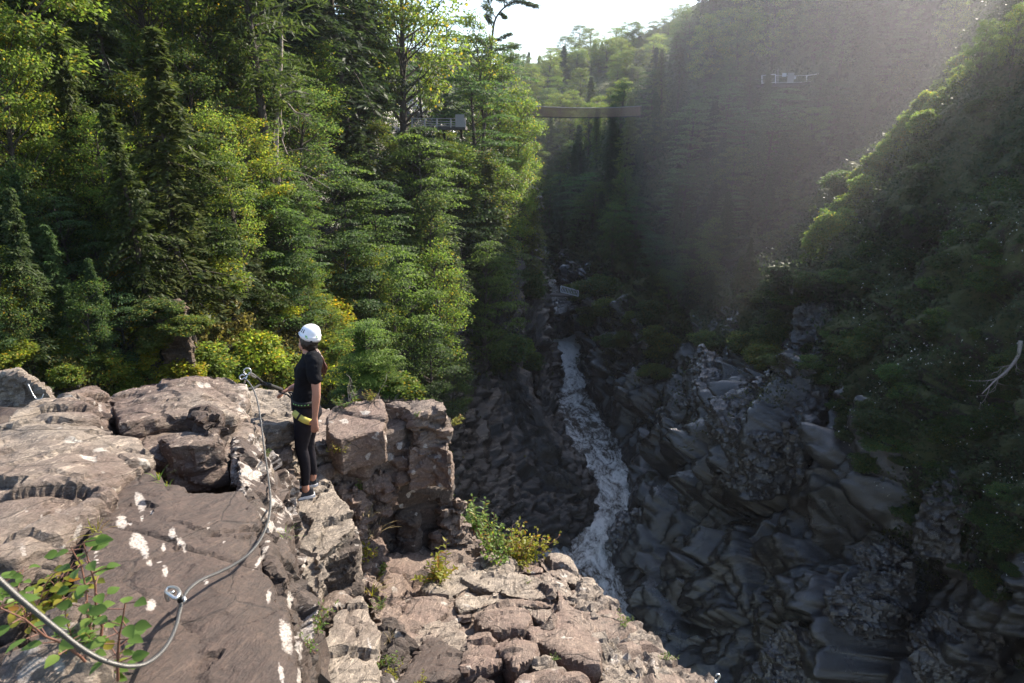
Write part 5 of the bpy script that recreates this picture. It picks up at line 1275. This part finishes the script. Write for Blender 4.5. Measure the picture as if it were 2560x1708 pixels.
# rocks of the low falls
for k, (lab, pts, z, th) in enumerate([
 ('uppermost dark ledge of the falls under the low bridge', [(1340, 770), (1365, 752), (1430, 748), (1450, 770), (1400, 785)], -26.6, 4),
 ('middle dark ledge of the falls', [(1345, 806), (1380, 788), (1435, 780), (1445, 800), (1400, 812)], -28.6, 3),
 ('dark rock splitting the rapids', [(1362, 868), (1378, 858), (1392, 872), (1385, 888), (1368, 886)], -30.6, 2)]):
    block('river_rock', [(x, y, z) for x, y in pts], th, .12, 'wet', 3.0, .05, 300+k*9, 2.5, None, .3, lab, 'rocks in the rapids')

# ------------------------------------------------------------------ plants on the ledge
BV_A = bvh_of(BLOCKS)
M['herb'] = leaf_mat('fresh herb leaves', (.07, .12, .03), (.12, .20, .045), (.20, .28, .07), .5, (.30, .22, .03), .4)
M['yherb'] = leaf_mat('yellowing leaves', (.12, .14, .02), (.22, .23, .035), (.32, .28, .05), .5, (.32, .13, .03), .4)
M['stem'] = plain('reddish stem', (.16, .07, .045), .6)
M['dry'] = plain('dry grass', (.33, .26, .13), .8, 0, None, .3)
def ovate(mb, c, d, n, ln, wd):
    """folded oval leaf with a pointed tip"""
    d = Vector(d).normalized(); n = Vector(n); w = d.cross(n).normalized(); n = w.cross(d)
    pr = [(0, .03), (.14, .34), (.34, .5), (.58, .44), (.8, .24), (1, .015)]; V = []; Fs = []
    for t_, h_ in pr:
        ce = Vector(c)+d*(ln*t_)-n*(.16*ln*t_*t_)
        V += [ce+w*h_*wd+n*(.25*h_*wd), ce, ce-w*h_*wd+n*(.25*h_*wd)]
    for i in range(5):
        for j in (0, 1): Fs.append((i*3+j, i*3+j+1, i*3+j+4, i*3+j+3))
    mb.add(V, Fs)
def weed(name, px, py, h_px, label, cat, kind='forb', mat='herb', n=5, seed=0, spread=.5, lean=(0, 0), size=1.0, group=None, loc=None):
    if loc is None: loc, _ = hit(px, py, BV_A)
    if loc is None or loc.z < -7: loc = Pz(px, py, zH(px, py)+.02)
    dd = project(loc)[2]; H = h_px/F*dd; r = np.random.default_rng(seed+px); e = empty(name, loc-Vector((0, 0, .02))); tag(e, label, cat, group)
    sm = MB(); lm = MB()
    for k in range(n):
        dr = Vector((r.normal(lean[0], spread), r.normal(lean[1], spread), 1)).normalized(); h = H*r.uniform(.55, 1.05)
        b0 = Vector((r.normal(0, .12*H), r.normal(0, .12*H), 0))
        if kind == 'grass':
            for q in range(5):
                dq = Vector((r.normal(lean[0], spread), r.normal(lean[1], spread), 1)).normalized(); hh = H*r.uniform(.5, 1.1); w = Vector((dq.y, -dq.x, .1)).normalized()*(.012*H+.0012)
                p = [b0+dq*hh*t_+Vector((dq.x, dq.y, 0))*hh*.5*t_*t_-Vector((0, 0, .35*hh*t_**2.5)) for t_ in (0, .3, .6, .85, 1)]
                V = []; 
                for i, c in enumerate(p): s_ = (1-.22*i); V += [c-w*s_, c+w*s_]
                lm.add(V, [(2*i, 2*i+1, 2*i+3, 2*i+2) for i in range(4)])
            continue
        pts = [b0+dr*h*t_+Vector((dr.x, dr.y, 0))*h*.35*t_*t_+Vector(r.normal(0, .012*H, 3)) for t_ in np.linspace(0, 1, 6)]
        sm.tube(pts, list(np.linspace(.010*H+.001, .003*H+.0006, 6)), 5, False)
        nl = {'forb': 16, 'bush': 12, 'sapling': 14}[kind]
        for q in range(nl):
            t_ = .22+.78*q/(nl-1); i = min(4, int(t_*5)); c = pts[i].lerp(pts[i+1], t_*5-i); az = q*2.4+r.normal(0, .3)
            up = .9 if kind == 'forb' else .35
            o = Vector((math.cos(az), math.sin(az), up*r.uniform(.3, 1)))
            if kind == 'forb': ovate(lm, c, o, Vector((0, 0, 1))+o*-.3, H*.26*size*r.uniform(.7, 1.2)*(1.15-.5*t_), H*.07*size)
            elif kind == 'sapling':
                tip = c+o.normalized()*H*.10; sm.tube([c, tip], .003*H+.0006, 4, False); ovate(lm, tip, o+Vector((0, 0, -.2)), Vector(r.normal(0, .25, 3))+Vector((0, -.35, 1)), H*.20*size*r.uniform(.7, 1.15), H*.135*size)
            else:
                tip = c+o.normalized()*H*r.uniform(.12, .3); sm.tube([c, tip], .004*H, 4, False)
                for s_ in range(4):
                    qd = Vector(r.normal(0, 1, 3))+o; ovate(lm, c.lerp(tip, .35+.22*s_), qd, Vector(r.normal(0, .4, 3))+Vector((0, 0, 1)), H*.10*size*r.uniform(.7, 1.3), H*.062*size)
    if sm.n: sm.obj('stem', M['stem'], e)
    lm.obj('foliage', M[mat], e)
    return e
e = weed('sapling', 262, 1660, 330, 'leafy sapling with broad toothed leaves in front of the brown slab', 'sapling', 'sapling', 'herb', 4, 3, .17, (.0, -.05), .62)
weed('sapling', 300, 1690, 190, 'low leafy shoot under the cable at the bottom left', 'sapling', 'sapling', 'herb', 3, 9, .3, (.25, .1), .65)
weed('leafy_plant', 70, 1560, 170, 'yellow green leafy plant behind the cable at the left edge', 'plant', 'sapling', 'yherb', 6, 4, .5, (.25, .2), .8)
weed('leafy_plant', 20, 1520, 140, 'small bright leaf plant at the far left edge', 'plant', 'sapling', 'herb', 4, 5, .5, (.1, .2), .9)
weed('feathery_plant', 215, 1600, 120, 'feathery bluish green plant beside the white lichen boulder', 'plant', 'forb', 'herb', 7, 6, .45, (0, 0), .7)
weed('feathery_plant', 120, 1480, 90, 'fine feathery plant in the gap left of the brown slab', 'plant', 'forb', 'herb', 6, 7, .5, (0, 0), .7)
weed('grass_tuft', 236, 1330, 70, 'grass tuft in the crack left of the brown slab', 'grass', 'grass', 'yherb', 5, 1, .5)
weed('grass_tuft', 398, 1196, 60, 'thin grass tuft at the left end of the dark hollow', 'grass', 'grass', 'herb', 3, 2, .3)
weed('grass_tuft', 418, 1216, 50, 'short grass blades in front of the dark hollow', 'grass', 'grass', 'herb', 2, 3, .3)
weed('grass_tuft', 716, 1340, 55, 'grass tuft in the crack beside the slab under the woman', 'grass', 'grass', 'herb', 4, 4, .5)
weed('small_weed', 662, 1142, 26, 'tiny bright weed beside the cable', 'plant', 'forb', 'herb', 4, 5, .6)
weed('small_weed', 850, 1130, 34, 'small yellowing weed on the tilted brown slab', 'plant', 'bush', 'yherb', 4, 6, .6)
weed('small_weed', 800, 1560, 60, 'trailing weed at the left of the pale leaning slab', 'plant', 'bush', 'herb', 4, 7, .6)
weed('small_weed', 770, 1620, 60, 'small leafy weed between the white lichen streaks and the pale slab', 'plant', 'bush', 'herb', 4, 8, .5)
for i, (x, y, h_, k, mt) in enumerate([(905, 1225, 40, 'forb', 'herb'), (915, 1290, 60, 'grass', 'dry'), (935, 1340, 70, 'grass', 'dry'), (920, 1395, 60, 'bush', 'yherb'), (945, 1440, 50, 'forb', 'herb'), (925, 1480, 60, 'grass', 'yherb'), (955, 1520, 36, 'forb', 'herb'), (970, 1600, 40, 'grass', 'dry'), (960, 1660, 46, 'bush', 'herb'), (985, 1690, 40, 'forb', 'yherb')]):
    weed('crevice_plant', x, y, h_, ['green sprig at the top of the crevice', 'dry grass under the top sprig of the crevice', 'drooping dry grass halfway down the crevice', 'yellowing bush beside the steep brown block in the crevice', 'green herb at the foot of the steep brown block', 'grass hanging over the crevice lip', 'small green herb on the crevice floor', 'dry tuft beside the narrow dark block', 'leafy weed in the lower crevice', 'lowest yellowing herb in the crevice'][i], 'plant', k, mt, 5, 20+i, .5, (0, 0), 1, 'plants in the crevice')
weed('fern_tuft', 1095, 1455, 95, 'bright fern like tuft at the foot of the dark wall', 'plant', 'forb', 'yherb', 11, 31, .35, (0, 0), .9)
weed('tall_weed', 1190, 1330, 95, 'tall green weeds on the rim above the bush', 'plant', 'forb', 'herb', 16, 32, .28, (0, 0), .8)
weed('tall_weed', 1225, 1365, 80, 'feathery weed just left of the yellow green bush', 'plant', 'forb', 'herb', 12, 33, .4, (0, 0), .7)
weed('bush', 1290, 1402, 90, 'yellow green bush spreading over the rim toward the river', 'shrub', 'bush', 'yherb', 20, 34, .9, (.45, .1), 1.0)
weed('bush', 1250, 1395, 80, 'darker green left half of the rim bush with a bare twig', 'shrub', 'bush', 'herb', 9, 35, .7, (.1, .1), 1.0)
weed('goldenrod', 1045, 1715, 44, 'small goldenrod in the bottom edge', 'plant', 'forb', 'yherb', 7, 36, .35, (0, 0), .9)
weed('small_weed', 1381, 1648, 20, 'green sprig on the lower ledge beside the small grey slab', 'plant', 'forb', 'herb', 6, 37, .6)
weed('small_weed', 1320, 1455, 14, 'tiny sprig near the rim of the lower ledge', 'plant', 'forb', 'herb', 5, 38, .6)
weed('small_weed', 1560, 1560, 34, 'green weed behind the cracked knob', 'plant', 'bush', 'herb', 4, 39, .6)
weed('small_weed', 1670, 1648, 30, 'weed on the ridge near the hook bolt', 'plant', 'bush', 'herb', 4, 40, .6)
weed('small_weed', 1130, 1062, 38, 'mossy sprig hanging off the promontory tip', 'plant', 'forb', 'yherb', 7, 41, .6, (.6, 0))
weed('small_weed', 1040, 1040, 22, 'small herb in the crack of the rim rock', 'plant', 'forb', 'herb', 4, 42, .6)
weed('spiky_plant', 886, 1010, 52, 'upright spiky green plant on the back edge of the promontory', 'plant', 'forb', 'herb', 4, 43, .12, (0, 0), .9)
weed('tall_weed', 856, 1018, 36, 'low weeds behind the right shoulder of the flat topped block', 'plant', 'forb', 'herb', 8, 44, .5)
weed('tall_weed', 925, 1003, 34, 'bright weeds along the back edge of the promontory', 'plant', 'forb', 'yherb', 9, 45, .5)
for i, (x, y, lx) in enumerate(((872, 1012, .15), (930, 1002, .5), (985, 1000, .9), (1060, 998, .6))):
    loc, _ = hit(x, y, BV_A)
    if loc is None: continue
    r = np.random.default_rng(60+i); e = empty('dead_twig', loc); tag(e, ['bare white forked twig right beside the woman', 'bare twigs behind the flat topped block', 'long bare twig leaning right over the promontory', 'reddish dry twigs at the promontory tip'][i], 'twig', 'dry twigs along the promontory'); m = MB()
    for k in range(3): twigs(m, r, (0, 0, -.02), (lx+r.normal(0, .2), r.normal(0, .3), .8), .28, .005, 1)
    m.obj('limb', M['dead'], e)
# ------------------------------------------------------------------ a label for every tree and shrub
ORDS = 'first second third fourth fifth sixth seventh eighth ninth tenth eleventh twelfth thirteenth fourteenth fifteenth sixteenth seventeenth eighteenth nineteenth twentieth'.split()
ORDS += ['twenty-'+o for o in ORDS[:9]] + ['thirtieth'] + ['thirty-'+o for o in ORDS[:9]] + ['fortieth'] + ['forty-'+o for o in ORDS[:9]]
KW = {'H': 'hemlock', 'C': 'cedar', 'P': 'pine', 'D': 'leafy tree', 'B': 'layered beech', 'T': 'slender tree', 'S': 'shrub'}
def tword(t):
    if t == DK: return 'dark'
    if t == LIT: return 'bright green'
    if t == ORG: return 'orange'
    if t == RED: return 'reddish'
    if t[0] > 1.4: return 'yellowish'
    if t[0] > 1.2: return 'olive'
    return 'green'
def place(x, y, d):
    if d > 165: return 'on the far hill '+('skyline' if y < 150 else 'above the footbridge' if y < 265 else 'below the footbridge')
    if x < 1345 and not (d < 18):
        c = 'by the left edge' if x < 230 else 'above the grey slabs' if x < 520 else 'above the woman' if x < 830 else 'left of the left lookout' if x < 1040 else 'near the left lookout' if x < 1180 else 'near the gorge mouth'
        return ('high ' if y < 220 else 'halfway up ' if y < 520 else 'low down ')+c
    if d < 18: return 'on the crag behind the promontory'
    if x < 1640: return ('upper ' if y < 380 else 'middle ' if y < 560 else 'lower ')+'wood right of the river'
    if y < 190: return 'above the right lookout' if x < 2130 else 'in the top right corner'
    if x < 1890: return ('wood left of the right lookout' if y < 420 else 'slope between river and gully' if y < 640 else 'slope above the wet slabs')
    if d > 56: return 'slope under the right lookout' if y < 420 else 'side gully on the right'
    return ('crest of the near right slope' if x < 2330 else 'top of the near right slope by the right edge') if y < 480 else ('right part of the ' if x > 2300 else 'left part of the ')+('near right slope, upper part' if y < 760 else 'near right slope, middle part' if y < 1050 else 'near right slope, lowest part')
byl = {}
for rec in TREES:
    e, k, x, y, d, h, t = rec
    byl.setdefault((tword(t), KW[k], place(x, y, d)), []).append(rec)
for (w, kw, pl), rs in byl.items():
    rs.sort(key=lambda r: r[2])
    for i, r in enumerate(rs):
        if len(rs) == 1: lab = f'only {w} {kw}, {pl}'
        elif i == 0: lab = f'leftmost {w} {kw}, {pl}'
        elif i == len(rs)-1: lab = f'rightmost of several, {w} {kw}, {pl}'
        else: lab = f'{ORDS[i]} {w} {kw} from the left, {pl}'
        tag(r[0], lab, 'shrub' if r[1] == 'S' else 'tree', f'{kw}s: {pl}')
# ------------------------------------------------------------------ haze in the gorge
hm = bpy.data.materials.new('gorge haze'); hm.use_nodes = True
nt = hm.node_tree; nt.nodes.remove(nt.nodes['Principled BSDF'])
pv = nt.nodes.new('ShaderNodeVolumePrincipled'); nt.links.new(pv.outputs[0], nt.nodes['Material Output'].inputs['Volume'])
pv.inputs['Color'].default_value = (.84, .88, 1.0, 1); pv.inputs['Density'].default_value = .0002; pv.inputs['Anisotropy'].default_value = .6
mb = MB(); mb.box((30, 230, 4), (1000, 600, 130))
tag(mb.obj('haze', hm, None, False), kind='stuff')

# spray hanging in the side gully on the right
mm = hm.copy(); mm.name = 'gully mist'; mm.node_tree.nodes['Principled Volume'].inputs['Density'].default_value = .0019
mm.node_tree.nodes['Principled Volume'].inputs['Color'].default_value = (.94, .92, 1.0, 1)
mb = MB(); c = PD(2150, 320, 58)
rg = []
for i in range(1, 16):
    th = math.pi*i/16-math.pi/2
    rg.append([Vector((math.cos(th)*math.cos(2*math.pi*k/32)*20, math.cos(th)*math.sin(2*math.pi*k/32)*28, math.sin(th)*23)) for k in range(32)])
loft_rings(mb, rg)
tag(mb.obj('mist', mm, None, True, c), kind='stuff')
